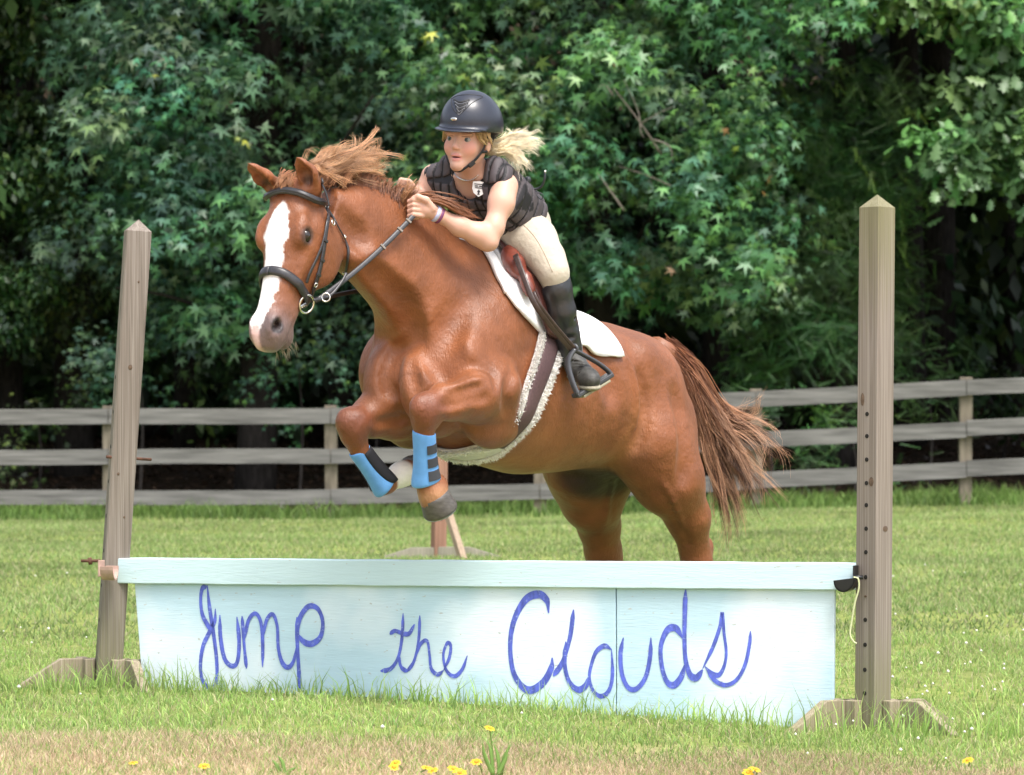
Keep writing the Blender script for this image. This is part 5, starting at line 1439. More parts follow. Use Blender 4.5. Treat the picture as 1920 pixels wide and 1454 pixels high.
# saddle pad: a thick cloth over the back
def patch(name, us, phimax, phimin, off, thick, mat, parent, nu=40, nv=36, both=True, bulge=0.0, wc=0.0, skew=0.0):
    """cloth / leather laid on the trunk between stations us; phimax(u) in degrees from the spine"""
    us = np.linspace(us[0], us[1], nu); top = []; bot = []
    for u0_ in us:
        u = u0_; hi = phimax(u); lo = -hi if both else phimin(u)
        for j in range(nv + 1):
            ph = R(lo + (hi - lo) * j / nv)
            u = u0_ + skew * (1 - min(1, abs(math.degrees(ph)) / 60)) * (us[-1] - u0_) / .6
            d = HV * math.sin(ph) + HW_ * math.cos(ph)
            p, n = around(B(u, 0, wc), d, 0.0, far=.9)
            if p is None: p, n = B(u, 0, wc) + d * .28, d
            o = off + bulge * math.sin(math.pi * j / nv)
            bot.append(p + n * max(o - thick, .003)); top.append(p + n * o)
    m = nv + 1
    V = np.array(top + bot)
    # relax the cloth
    G = V.reshape(2, nu, m, 3)
    for _ in range(4):
        G[:, 1:-1, 1:-1] = G[:, 1:-1, 1:-1] * .4 + .15 * (G[:, :-2, 1:-1] + G[:, 2:, 1:-1] + G[:, 1:-1, :-2] + G[:, 1:-1, 2:])
    V = G.reshape(-1, 3); N = nu * m; F = []
    for i in range(nu - 1):
        for j in range(nv):
            a = i * m + j
            F.append((a, a + 1, a + m + 1, a + m)); F.append((N + a, N + a + m, N + a + m + 1, N + a + 1))
    for j in range(nv):
        F.append((j, N + j, N + j + 1, j + 1)); a = (nu - 1) * m + j; F.append((a, a + 1, N + a + 1, N + a))
    for i in range(nu - 1):
        a = i * m; F.append((a, a + m, N + a + m, N + a)); a = i * m + nv; F.append((a, N + a, N + a + m, a + m))
    return obj_np(name, V, np.array(F), mat, parent)
padphi = lambda u: float(np.interp(u, [-.16, -.13, -.10, .06, .21, .26, .33, .40, .45, .475], [63, 65, 65, 65, 70, 66, 63, 60, 54, 46]))
pad = empty('saddle_pad', B(.15, 0, .35))
tag(pad, 'white saddle pad under the saddle on the chestnut back', 'saddle pad')
patch('cloth', (-.16, .475), padphi, None, .018, .011, M_pad, pad, skew=.10)
patch('edge_binding', (.470, .480), padphi, None, .021, .015, M_pad, pad, nu=3)
patch('wither_pad', (.20, .43), lambda u: float(np.interp(u, [.2, .32, .43], [62, 50, 26])), None, .030, .014, material('grey_half_pad', (.50, .50, .50), rough=.9, bump=(90, .4, .004)), pad, nu=20)

saddle = empty('saddle', B(.15, 0, .38))
tag(saddle, 'brown leather jumping saddle on the white pad under the rider', 'saddle')
for sv in (1, -1):
    f = lambda u: float(np.interp(u, [.13, .20, .28, .34, .39, .425], [70, 71, 68, 56, 38, 22])) * sv
    patch('flap', (.13, .425), f, lambda u: 5 * sv, .052, .014, M_brown, saddle, nu=26, nv=20, both=False, bulge=.012)
    kr = Vol(B(.40, sv * .12, .30) - .17, B(.40, sv * .12, .30) + .17, .005)
    for ph_, r_ in ((17, .034), (24, .040), (32, .038), (40, .030), (46, .020)):
        d = HV * math.sin(R(ph_)) * sv + HW_ * math.cos(R(ph_))
        p, n = around(B(.40, 0, 0), d, .046, far=.9)
        kr.ell(p, (r_ * .8, r_ * .62, r_), .05, HA)
    v_, f_ = kr.nets(1)
    obj_np('knee_roll', v_, f_, M_red, saddle)
sv_ = Vol(B(.14, 0, .34) - .42, B(.14, 0, .34) + .42, .008)
sv_.sweep(B(0, 0, 0), HA, [(.00, .385, .32, .10, 2.4), (.03, .39, .31, .13, 2.4), (.09, .375, .30, .13, 2.4), (.18, .385, .31, .10, 2.4), (.28, .405, .33, .07, 2.4), (.36, .43, .35, .055, 2.4), (.385, .425, .37, .045, 2.2)], .02)
v_, f_ = sv_.nets(2)
obj_np('seat', v_, f_, M_red, saddle)
# stirrup leather and stirrup on the near side
M_iron = material('black_stirrup', (.035, .037, .042), rough=.35, spec=.6)
M_lthr2 = material('dark_stirrup_leather', (.045, .028, .024), rough=.4, spec=.5, noise=(50, .3))
sl = spline([P(966, 478, .34), P(982, 520, .27), P(1000, 565, .24), P(1024, 600, .26), P(1050, 632, .30), P(1073, 658, .335)], 6)
ribbon('stirrup_leather', sl, [np.array([-.3, -.95, .1])] * len(sl), .022, .005, M_lthr2, saddle)
sl2 = sl + np.array([.012, -.002, .006]); ribbon('stirrup_leather', sl2[10:], [np.array([-.3, -.95, .1])] * len(sl2[10:]), .014, .005, M_lthr2, saddle)
ST = [P(1077, 655, .335), P(1067, 672, .325), P(1066, 690, .32), P(1073, 716, .31), P(1084, 742, .30)]
ST2 = [P(1080, 658, .335), P(1098, 668, .35), P(1122, 682, .37), P(1140, 696, .38), P(1146, 704, .38)]
si = MB().tube(spline(ST, 6), .0085, 10, flat=1.5, flatn=np.array([.6, -.6, 0])).tube(spline(ST2, 6), .0075, 10, flat=1.6, flatn=np.array([.6, -.6, 0.]))
si.ring(P(1077, 654, .335), (-.5, -.85, 0), .012, .006, 16, 8)
si.build('stirrup', M_iron, saddle, smooth=True)
tr = P(1146, 704, .38) - P(1084, 742, .30)
fA = frame(tr, (0.1, .1, 1.0))
MB().box((P(1146, 704, .38) + P(1084, 742, .30)) / 2 + fA[1] * .012 * np.sign(fA[1][1]), float(np.linalg.norm(tr)) + .012, .046, .016, fA).build('stirrup_tread', M_iron, saddle, bevel=.004)
MB().box((P(1146, 704, .38) + P(1084, 742, .30)) / 2 + fA[1] * .012 * np.sign(fA[1][1]) - fA[2] * .013, float(np.linalg.norm(tr)) * .8, .042, .010, fA).build('tread_rubber', material('pale_tread_rubber', (.30, .28, .20), rough=.8), saddle, bevel=.003)
# girth: brown strap edged with fleece, round the chest behind the elbow
gp, gn = [], []
for ph in np.linspace(66, 294, 80):
    u = np.interp(ph, [60, 80, 105, 125, 150, 180, 210, 255, 300], [.225, .255, .295, .325, .345, .345, .345, .295, .225])
    d = HV * math.sin(R(ph)) + HW_ * math.cos(R(ph))
    p, n = around(B(u, 0, 0), d, .0, far=.9)
    if p is None: continue
    v_ = (p - HO) @ HV; w_ = (p - HO) @ HW_
    rr = math.hypot(v_, w_); lim = np.interp(ph, [60, 100, 130, 150, 180, 210, 230, 260, 300], [.285, .282, .315, .345, .356, .345, .315, .282, .285])
    if rr > lim + .02: p = B(u, 0, 0) + d * lim                     # pass behind the elbow, against the ribs
    gp.append(p); gn.append(nrm(d * .6 + n * .4))
gp = np.array(gp)
for _ in range(6): gp[1:-1] = gp[1:-1] * .5 + (gp[:-2] + gp[2:]) * .25
gn = np.array(gn)
girth = empty('girth', gp[len(gp) // 2])
tag(girth, 'brown girth strap with white sheepskin edges round the chestnut barrel', 'girth')
side = np.array([nrm(HU - n * np.dot(HU, n)) for n in gn])
for lo_, hi_ in ((0, 30), (50, 80)):
    ribbon('strap', (gp + gn * .022)[lo_:hi_], gn[lo_:hi_], .072, .012, M_web, girth, n=12)
ribbon('sheepskin_lining', gp + gn * .010, gn, .120, .026, M_fleece, girth, n=12)
V, F, C = [], [], []
rg = np.random.default_rng(3); tl_ = []
for sgn in (1, -1):
    vs = []; fs = []
    for k in range(5200):
        i = rg.integers(0, len(gp)); a = rg.random()
        j = min(i + 1, len(gp) - 1)
        c = gp[i] * (1 - a) + gp[j] * a; n = gn[i]; s_ = side[i] * sgn
        o = c + s_ * (.036 + .026 * rg.random()) + n * (.014 + .014 * rg.random())
        d = nrm(s_ * (.6 + .6 * rg.random()) + n * (.2 + .6 * rg.random()) + rg.normal(0, .35, 3)) * (.008 + .009 * rg.random())
        w = nrm(np.cross(d, rg.normal(0, 1, 3))) * .0022
        b = len(vs); vs += [o - w, o + w, o + d]; fs.append((b, b + 1, b + 2))
    obj_np('fleece_edge', np.array(vs), np.array(fs), M_fleece, girth, smooth=False)

# ---------------------------------------------------------------- brushing boots on the forelegs
M_blue = material('blue_neoprene', (.115, .30, .62), rough=.75, spec=.25, sheen=.2, noise=(30, .10), bump=(220, .25, .002))
M_black = material('black_neoprene', (.014, .014, .018), rough=.8, spec=.3, bump=(200, .3, .002))
M_velcro = material('charcoal_strap', (.035, .037, .045), rough=.85, bump=(500, .4, .001))
def leg_boot(label, a, b, r0, r1, front, strap_dir, shield_dir):
    root = empty('brushing_boot', b); tag(root, label, 'horse boot', 'blue brushing boots on the forelegs')
    ax = nrm(b - a); L = float(np.linalg.norm(b - a))
    f = nrm(front - ax * np.dot(front, ax)); s_ = np.cross(ax, f)
    prof = [(0, 1.0), (.05, 1.0), (.35, .93), (.7, .96), (.88, 1.08), (1.0, 1.16)]
    vs = []; fs = []; n = 28
    for lay in (0, 1):
        for t, k in prof:
            for i in range(n):
                th = 2 * math.pi * i / n
                r = (r0 + (r1 - r0) * t) * k - lay * .006
                r *= 1 + .06 * math.cos(2 * th)
                lip = .012 * math.cos(th) * (t > .9) - .010 * math.cos(th) * (t < .04)
                vs.append(a + ax * (L * t + lip) + (f * math.cos(th) + s_ * math.sin(th)) * r)
    m = len(prof); N = m * n
    for l_ in (0, 1):
        for j in range(m - 1):
            for i in range(n):
                q_ = (l_ * N + j * n + i, l_ * N + j * n + (i + 1) % n, l_ * N + (j + 1) * n + (i + 1) % n, l_ * N + (j + 1) * n + i)
                fs.append(q_ if l_ else q_[::-1])
    for i in range(n):
        fs.append((i, (i + 1) % n, N + (i + 1) % n, N + i)); fs.append(((m - 1) * n + (i + 1) % n, (m - 1) * n + i, N + (m - 1) * n + i, N + (m - 1) * n + (i + 1) % n))
    o = obj_np('sleeve', np.array(vs), np.array(fs), M_blue, root)
    sb = o.modifiers.new('subdivision', 'SUBSURF'); sb.levels = 1; sb.render_levels = 1
    rad = lambda t: (r0 + (r1 - r0) * t) * float(np.interp(t, [p[0] for p in prof], [p[1] for p in prof]))
    sd_ = nrm(strap_dir - ax * np.dot(strap_dir, ax))
    th0 = math.atan2(sd_ @ s_, sd_ @ f)
    for t0, t1 in ((.22, .39), (.48, .65), (.72, .90)):
        mb = MB(); vs = []; fs = []; K = 8
        for jt, t in enumerate((t0, t1)):
            for i in range(K + 1):
                th = th0 + (i / K - .5) * 1.15
                vs.append(a + ax * L * t + (f * math.cos(th) + s_ * math.sin(th)) * (rad(t) * (1 + .06 * math.cos(2 * th)) + .0035))
        vs += [v - (v - (a + ax * np.dot(v - a, ax))) * .08 for v in vs]
        M_ = 2 * (K + 1)
        for i in range(K):
            fs += [(i, i + 1, K + 2 + i, K + 1 + i), (M_ + i + 1, M_ + i, M_ + K + 1 + i, M_ + K + 2 + i)]
            fs += [(i, M_ + i, M_ + i + 1, i + 1), (K + 1 + i, K + 2 + i, M_ + K + 2 + i, M_ + K + 1 + i)]
        fs += [(0, K + 1, M_ + K + 1, M_), (K, M_ + K, M_ + 2 * K + 1, 2 * K + 1)]
        mb.add(vs, fs).build('fastening_strap', M_velcro, root, smooth=False)
    # moulded guard on the inside of the leg
    sh = nrm(shield_dir - ax * np.dot(shield_dir, ax)); th1 = math.atan2(sh @ s_, sh @ f)
    vs = []; fs = []; K = 10; ts = np.linspace(.06, .98, 12)
    for t in ts:
        wd = .75 * math.sin(math.pi * min(1, (t * .75 + .25))) ** .5 + .12
        for i in range(K + 1):
            th = th1 + (i / K - .5) * 2 * wd
            bul = .007 * math.sin(math.pi * i / K) * (.4 + t)
            vs.append(a + ax * L * t + (f * math.cos(th) + s_ * math.sin(th)) * (rad(t) * (1 + .06 * math.cos(2 * th)) + .001 + bul))
    for j in range(len(ts) - 1):
        for i in range(K): q_ = j * (K + 1) + i; fs.append((q_, q_ + 1, q_ + K + 2, q_ + K + 1))
    g = obj_np('guard', np.array(vs), np.array(fs), M_black, root)
    so = g.modifiers.new('solid', 'SOLIDIFY'); so.thickness = .004; so.offset = -1
    return root
leg_boot('bright blue boot with three charcoal straps on the nearer foreleg', P(795, 810, -.052), P(799, 904, .015), .0385, .0445, np.array([-1, -.3, 0]), np.array([.72, -.70, 0]), np.array([-.2, 1, 0]))
leg_boot('bright blue boot with a black guard on the folded farther foreleg', P(673, 844, .195), P(722, 911, .265), .0385, .044, np.array([-.7, -.6, -.6]), np.array([-.9, .3, -.4]), np.array([.75, -.62, .5]))
# ================================================================ the rider
PC, NB = P(985, 428, .62), P(884, 328, .34)
SL, SR = P(944, 338, .27), P(814, 333, .46)
tz = nrm(NB - PC); tl_ = nrm(SL - SR); tl_ = nrm(tl_ - tz * np.dot(tl_, tz)); tf = np.cross(tl_, tz)
TA = np.array([tz, tl_, tf])
def T(u, l, f): return PC + tz * u + tl_ * l + tf * f
TL = float(np.linalg.norm(NB - PC))
FC = P(877, 262, .25)
ff = nrm([-.40, -.91, -.05]); fl_ = np.array([.91, -.40, -.10]); fl_ = nrm(fl_ - ff * np.dot(ff, fl_)); fu = np.cross(ff, fl_)
FA = np.array([ff, fl_, fu])
def Fh(f, l, u): return FC + ff * f + fl_ * l + fu * u

person = empty('person', B(.15, 0, .38))
tag(person, 'rider in black helmet, padded vest and beige breeches leaning over the neck', 'person')

# ---- skin: head, neck, chest, arms and hands in one surface
sk = Vol(P(735, 500, .0) - np.array([0, .12, 0]), np.array([.12, .68, 0]) + np.array([0, 0, P(800, 160, .3)[2]]), .0031)
sk.ell(Fh(-.005, 0, .030), (.092, .074, .098), .02, FA)
sk.ell(Fh(.035, 0, -.033), (.055, .053, .072), .02, FA)
for s_ in (1, -1):
    sk.ell(Fh(.056, s_ * .034, -.030), (.026, .026, .028), .02, FA)
    sk.cone(Fh(-.006, s_ * .047, -.042), Fh(.066, s_ * .010, -.092), .018, .016, .02)
    sk.ell(Fh(.082, s_ * .030, .018), (.010, .024, .008), .012, FA)
    sk.ell(Fh(.099, s_ * .0315, -.001), (.016, .0152, .0042), .005, FA, op='sub')
    sk.ell(Fh(.096, s_ * .0085, -.032), (.008, .0065, .0055), .007, FA)
    sk.ell(Fh(-.012, s_ * .074, -.012), (.020, .010, .030), .006, FA)
sk.ell(Fh(.077, 0, -.093), (.018, .019, .017), .018, FA)
sk.cone(Fh(.085, 0, .004), Fh(.1035, 0, -.026), .0060, .0078, .012)
sk.ell(Fh(.088, 0, -.0575), (.010, .020, .0060), .006, FA)
sk.ell(Fh(.086, 0, -.0720), (.010, .017, .0062), .006, FA)
sk.ell(Fh(.100, 0, -.0645), (.012, .0165, .0028), .003, FA, op='sub')
sk.cone(Fh(-.015, 0, -.06), NB + tf * .0 - tz * .03, .048, .052, .03)
sk.sweep(PC, TA[[0, 1, 2]], [(.05, .085, -.085, .11), (.18, .095, -.09, .12), (.28, .095, -.085, .135), (.35, .070, -.07, .13), (.40, .03, -.04, .08)], .03, p=2.2)
ELB, WR = P(913, 450, .18), P(824, 404, .135)
sk.limb([(P(945, 350, .27), .042), (P(939, 385, .23), .040), (P(925, 428, .195), .034), (ELB, .033)], .025)
sk.cone(P(947, 350, .28), P(941, 376, .235), .040, .038, .03)
sk.limb([(ELB, .033), (P(895, 439, .17), .0365), (P(862, 425, .15), .0315), (WR, .0235)], .025)
sk.ell(P(917, 458, .18), (.028, .028, .022), .02)
# left hand closed on rein and mane
sk.cone(WR, P(803, 394, .118), .024, .027, .02)
sk.ell(P(797, 391, .115), (.034, .020, .033), .015, frame(P(797, 391, .115) - WR, (0, 0, 1)))
for i in range(4):
    y = 376 + 9.2 * i
    sk.limb([(P(793, y + 1, .105), .0100), (P(775, y - 1, .091), .0088), (P(767, y + 2, .102), .0084), (P(772, y + 5, .125), .0078), (P(784, y + 5, .135), .0075)], .0012)
sk.limb([(P(812, 392, .105), .014), (P(799, 375, .092), .0115), (P(784, 369, .090), .0100), (P(776, 371, .096), .0085)], .006)
# right arm and hand on the far side of the neck
sk.limb([(SR, .048), (P(802, 360, .47), .041), (P(800, 400, .47), .036)], .025)
sk.limb([(P(800, 400, .47), .036), (P(780, 375, .44), .033), (P(768, 356, .41), .025)], .02)
sk.ell(P(761, 348, .40), (.030, .03, .026), .012)
for i in range(4):
    sk.limb([(P(764 - 1.5 * i, 340 + 4.5 * i, .375 + .004 * i), .0095), (P(752 - i, 338 + 5 * i, .37), .0092), (P(748, 344 + 5 * i, .39), .0085)], .003)
v_, f_ = sk.nets(2)
q = v_ - FC; cf, cl, cu = q @ ff, q @ fl_, q @ fu
C = np.tile(np.array([.525, .31, .232]), (len(v_), 1)) * (.94 + .12 * vnoise(v_, 25, 3))[:, None]
inhead = (np.abs(cl) < .09) & (cu > -.13) & (cu < .15) & (cf > -.12)
def mx(c, w):
    global C
    w = np.clip(w, 0, 1)[:, None]; C = C * (1 - w) + np.asarray(c)[None] * w
def d3(f, l, u): return np.sqrt((cf - f) ** 2 + (cl - l) ** 2 + (cu - u) ** 2)
for s_ in (1, -1):
    mx([.62, .25, .20], sstep(.042, .012, d3(.072, s_ * .042, -.032)) * .55)
    mx([.24, .13, .075], sstep(.0060, .0030, np.abs(cu - .0185 + .10 * (np.abs(cl) - .032))) * sstep(.019, .015, np.abs(cl - s_ * .033)) * (cf > .06) * .42)
    mx([.22, .12, .095], sstep(.0030, .0014, np.abs(cu - .0095)) * sstep(.0175, .014, np.abs(cl - s_ * .0315)) * (cf > .05) * .8)  # shade line of the upper lid, painted into the skin colour
mx([.56, .24, .21], sstep(1.15, .85, np.sqrt((cl / .021) ** 2 + ((cu + .0645) / .0145) ** 2)) * (cf > .075) * .9)
mx([.10, .025, .025], sstep(1.2, .8, np.sqrt((cl / .0165) ** 2 + ((cu + .0645) / .0030) ** 2)) * (cf > .07))
mx([.58, .27, .21], sstep(.018, .006, d3(.110, 0, -.030)) * .4)
M_skin = material('skin', rough=.5, spec=.4, attr=True, bump=(400, .08, .001))
M_skin.node_tree.nodes['Principled BSDF'].inputs['Subsurface Weight'].default_value = .15
M_skin.node_tree.nodes['Principled BSDF'].inputs['Subsurface Radius'].default_value = (.012, .005, .003)
obj_np('body', v_, f_, M_skin, person, colors=C)
def eyecol(vs):
    q = vs - FC; f, l, u = q @ ff, q @ fl_, q @ fu
    d = np.sqrt((np.abs(l) - .0315 + np.where(l < 0, -.003, .003) * 0) ** 2 + (u + .001) ** 2)
    c = np.tile(np.array([.30, .26, .25]), (len(vs), 1)); fr = f > .078
    c[(d < .0085) & fr] = (.10, .13, .13); c[(d < .0036) & fr] = (.01, .01, .012)
    return c
M_eyeb = material('eyeball', rough=.1, spec=.5, attr=True)
for s_ in (1, -1):
    ball('eye', Fh(.0725, s_ * .0315, -.001), .0125, M_eyeb, person, FA, n=32, color=eyecol)

# ---- breeches
M_breech = material('beige_breeches', (.44, .39, .315), rough=.8, spec=.2, noise=(14, .06), bump=(38, .5, .010, 4), sheen=.1)
br = Vol(P(930, 570, .1) + np.array([-.12, 0, 0]), np.array([.36, 1.05, P(1000, 330, .5)[2]]), .005)
br.ell(T(.03, -.01, .0), (.11, .115, .10), .05, TA)
br.ell(P(972, 425, .66), (.10, .12, .11), .05)
br.ell(P(984, 400, .69), (.062, .08, .075), .05)
KN = P(1038, 512, .365)
br.limb([(P(978, 430, .55), .095), (P(998, 455, .47), .086), (P(1024, 486, .40), .062), (KN, .047), (P(1044, 545, .38), .042)], .04)
br.ell(P(966, 440, .50), (.065, .07, .06), .05)
for m_ in (-1,):                                       # far leg
    hp = B(.18, -.17, .38); kn = B(.30, -.27, .16); an = B(.02, -.32, -.16)
    br.limb([(hp, .095), ((hp + kn) / 2, .085), (kn, .055)], .04)
    br.limb([(kn, .055), (kn * .75 + an * .25, .045)], .04)
v_, f_ = br.nets(2)
obj_np('breeches', v_, f_, M_breech, person)
bbvh = BVHTree.FromPolygons([tuple(p) for p in v_.tolist()], f_.tolist())
sm = []
for a, b, _ in spline([(958, 408, 0), (985, 425, 0), (1008, 452, 0), (1026, 486, 0), (1036, 510, 0)], 5):
    p, n = hit(a, b, .0006, bbvh)
    if p is not None: sm.append(p)
MB().tube(sm, .0016, 6).build('seam', material('seam_thread', (.42, .35, .27), rough=.9), person, smooth=True)
p, n = hit(986, 384, .003, bbvh)
if p is not None:
    fr_ = frame(nrm(np.cross(n, (0, 0, 1.0)) + np.array([0, 0, .5])), n)
    MB().box(p, .026, .010, .003, fr_).build('pocket_tag', material('pocket_tag', (.10, .05, .09), rough=.7), person, bevel=.001)

# ---- tall boots
M_boot = material('black_boot_leather', (.016, .017, .020), rough=.36, spec=.6, noise=(20, .3), bump=(26, .45, .008, 3))
M_shoe2 = material('worn_shoe_leather', (.045, .044, .040), rough=.55, spec=.4, noise=(60, .5), bump=(120, .4, .003))
M_sole = material('pale_sole', (.24, .22, .16), rough=.8, noise=(60, .3))
bo = Vol(P(990, 740, .2) - np.array([.05, .05, .03]), np.array([.36, .70, P(1000, 480, .4)[2]]), .004)
bo.limb([(P(1040, 490, .37), .050), (P(1044, 545, .38), .0495), (P(1052, 585, .40), .0485), (P(1062, 628, .435), .0420), (P(1068, 655, .455), .0390), (P(1070, 672, .465), .040)], .03)
bo.plane(P(1035, 527, .37), np.array([-.64, .0, .77]))
for a, b, c, d in ((1020, 622, 1066, 610), (1030, 640, 1080, 632), (1040, 604, 1074, 596)):
    bo.cone(P(a, b, .39), P(c, d, .39), .007, .007, .012, op='sub')
v_, f_ = bo.nets(2)
boot = obj_np('boot', v_, f_, M_boot, person)
sh = Vol(P(1040, 770, .2) - np.array([.03, .05, .0]), np.array([.40, .62, P(1000, 630, .4)[2]]), .004)
sh.limb([(P(1070, 664, .465), .038), (P(1078, 682, .44), .038), (P(1092, 700, .40), .035), (P(1104, 711, .345), .036), (P(1110, 713, .315), .030)], .02)
sh.ell(P(1066, 690, .50), (.035, .035, .03), .02)
for i in range(5):
    a = P(1077 + i * 5, 678 + i * 6.0, .40 - i * .017)
    sh.cone(a - fl_ * .03, a + fl_ * .03, .004, .004, .004, op='sub')
v_, f_ = sh.nets(2)
shoe = obj_np('shoe', v_, f_, M_shoe2, boot)
so = Vol(P(1040, 770, .2) - np.array([.03, .05, .0]), np.array([.40, .62, P(1000, 630, .4)[2]]), .004)
so.limb([(P(1070, 702, .50), .030), (P(1090, 716, .42), .027), (P(1106, 726, .345), .034), (P(1112, 727, .312), .028)], .02, ax=np.array([0, -.2, 1.]), sc=.35)
v_, f_ = so.nets(1)
obj_np('sole', v_, f_, M_sole, boot)
zl = []
for a, b in ((1060, 512), (1068, 545), (1075, 585), (1082, 625), (1085, 648)): zl.append(P(a, b, .40 + (b - 512) * .0005))
MB().tube(spline(zl, 5), .004, 6).build('zip', M_boot, boot, smooth=True)
bo2 = Vol(an - .30, kn + .35, .007)
bo2.limb([(kn * .9 + an * .1, .052), (kn * .5 + an * .5, .050), (an, .040), (an + np.array([-.03, -.05, -.05]), .04), (an + np.array([-.10, -.12, -.07]), .032)], .03)
v_, f_ = bo2.nets(2)
obj_np('boot', v_, f_, M_boot, person)

# ---- padded vest
M_vest = material('black_padded_vest', rough=.62, spec=.4, attr=True, noise=(30, .2), bump=(500, .25, .001))
M_trim = material('black_vest_trim', (.012, .011, .013), rough=.7)
ve = Vol(T(.2, 0, 0) - .36, T(.2, 0, 0) + .36, .0042)
ve.sweep(PC, TA, [(.07, .112, -.105, .135), (.13, .120, -.108, .140), (.22, .122, -.108, .146), (.30, .118, -.10, .158), (.35, .098, -.088, .165), (.395, .055, -.06, .14)], .03, p=2.4)
for s_, S_ in ((1, SL), (-1, SR)):
    ve.cone(T(.33, s_ * .095, .06), T(.39, s_ * .10, -.03), .040, .040, .03)
    ve.cone(S_ + tz * .012 - tl_ * s_ * .012, T(.33, s_ * .09, .05), .044, .040, .03)
# quilting: foam blocks parted by stitched channels
X, Y_, Z_ = np.meshgrid(*ve.ax, indexing='ij')
g = np.stack([X.ravel() - PC[0], Y_.ravel() - PC[1], Z_.ravel() - PC[2]], 1).astype(np.float32)
gu, gl, gfr = g @ tz, g @ tl_, g @ tf
lines_u = np.array([.10, .143, .186, .229, .272, .315, .358, .40]); lines_l = np.array([.0, .036, .072, .108, .144, .18])
du = np.min(np.abs(gu[:, None] - lines_u[None]), 1); dl = np.min(np.abs(np.abs(gl)[:, None] - lines_l[None]), 1)
dd = np.minimum(du, dl)
fade = np.ones_like(dd)
for s_, S_ in ((1, SL), (-1, SR)):
    c = S_ - tz * .062 + tl_ * s_ * .050 - PC
    fade *= sstep(.062, .090, np.hypot(gu - c @ tz, gl - c @ tl_))
ve.f += (.0068 * fade * np.exp(-(dd / .0042) ** 2)).reshape(ve.f.shape).astype(np.float32)
ve.f -= (.0012 * np.clip(dd / .02, 0, 1)).reshape(ve.f.shape).astype(np.float32)
for s_, S_ in ((1, SL), (-1, SR)):
    c = S_ - tz * .062 + tl_ * s_ * .050
    ve.cone(c - tf * .25, c + tf * .25, .060, .060, .012, op='sub')               # armhole
# neck and V opening
ve.cone(NB + tz * .03 + tf * .02, NB - tz * .01 + tf * .03, .060, .058, .012, op='sub')
vt, vbm = P(874, 312, .22), P(866, 374, .20)
for o_ in (-.06, -.02, .02, .06): ve.cone(vt + np.array([0, o_, 0]), vbm + np.array([0, o_, 0]), .046, .003, .008, op='sub')
v_, f_ = ve.nets(1)
q = v_ - PC; vu, vl = q @ tz, q @ tl_
vd = np.minimum(np.min(np.abs(vu[:, None] - lines_u[None]), 1), np.min(np.abs(np.abs(vl)[:, None] - lines_l[None]), 1))
vcol = np.where((vd < .0045)[:, None], np.array([[.007, .006, .008]]), np.array([[.058, .048, .053]]) * (.8 + .4 * vnoise(np.stack([np.floor((vu - .10) / .043) * 3.7, np.floor(vl / .036) * 5.1, 0 * vu], 1), 1.0, 3))[:, None])
vest = obj_np('vest', v_, f_, M_vest, person, colors=vcol)
vbvh = BVHTree.FromPolygons([tuple(p) for p in v_.tolist()], f_.tolist())
def vpath(pts, r, name, mat, parent, off=.002, n=5):
    o = []
    for a, b, _ in spline([(x, y, 0) for x, y in pts], n):
        p, nn_ = hit(a, b, off, vbvh)
        if p is not None: o.append(p)
    o = np.array(o)
    if len(o) < 3: return
    for _ in range(2): o[1:-1] = o[1:-1] * .5 + (o[:-2] + o[2:]) * .25
    MB().tube(o, r, 6).build(name, mat, parent, smooth=True)
vpath([(843, 306), (850, 330), (858, 355), (866, 377)], .005, 'neck_binding', M_trim, vest)
vpath([(904, 308), (893, 335), (880, 358), (868, 377)], .005, 'neck_binding', M_trim, vest)
vpath([(866, 379), (867, 392), (868, 402)], .0035, 'zip', M_trim, vest)
p, n = hit(867, 386, .006, vbvh)
if p is not None: MB().tube([p, p + np.array([.001, -.002, -.012])], .003, 8).build('zip_pull', M_steel, vest, smooth=True)
# white shield badge on the chest
bp_, bn_ = hit(899, 354, .006, vbvh)
if bp_ is not None:
    bn_ = nrm(bn_ * .5 + np.array([-.1, -.9, .1]))
    bx_ = nrm(np.cross((0, 0, 1.0), -bn_) * -1 if False else np.cross(bn_, (0, 0, 1.0)) * -1); by_ = nrm(np.cross(bn_, bx_)); 
    if by_[2] < 0: by_ = -by_
    if bx_[0] < 0: bx_ = -bx_
    rot = R(-6); bx2 = bx_ * math.cos(rot) + by_ * math.sin(rot); by2 = by_ * math.cos(rot) - bx_ * math.sin(rot)
    def bq(x, y, o=0): return bp_ + bx2 * x + by2 * y + bn_ * o
    out = [(-.024, .024), (0, .027), (.024, .024), (.0245, .0), (.018, -.016), (.0, -.028), (-.018, -.016), (-.0245, .0)]
    mb = MB(); vs = [bq(x, y, .002) for x, y in out] + [bq(x, y, -.006) for x, y in out]; k = len(out)
    mb.add(vs, [tuple(range(k))[::-1], tuple(range(k, 2 * k))] + [(i, (i + 1) % k, k + (i + 1) % k, k + i) for i in range(k)])
    badge = mb.build('badge', material('white_badge', (.70, .69, .67), rough=.6), vest)
    mb = MB(); fB = np.array([bx2, by2, bn_])
    for x, y, w, h in ((0, .016, .036, .0030), (-.010, .009, .012, .0040), (.006, .009, .014, .0040), (0, .003, .028, .0026)):
        mb.box(bq(x, y, .003), w, h, .0012, fB)
    mb.add([bq(0, -.002, .0032), bq(.006, -.010, .0032), bq(.002, -.014, .0032), bq(.005, -.021, .0032), bq(-.005, -.021, .0032), bq(-.002, -.014, .0032), bq(-.006, -.010, .0032)], [(0, 1, 2, 3, 4, 5, 6)])
    mb.build('badge_print', material('badge_ink', (.035, .03, .035), rough=.7), badge)
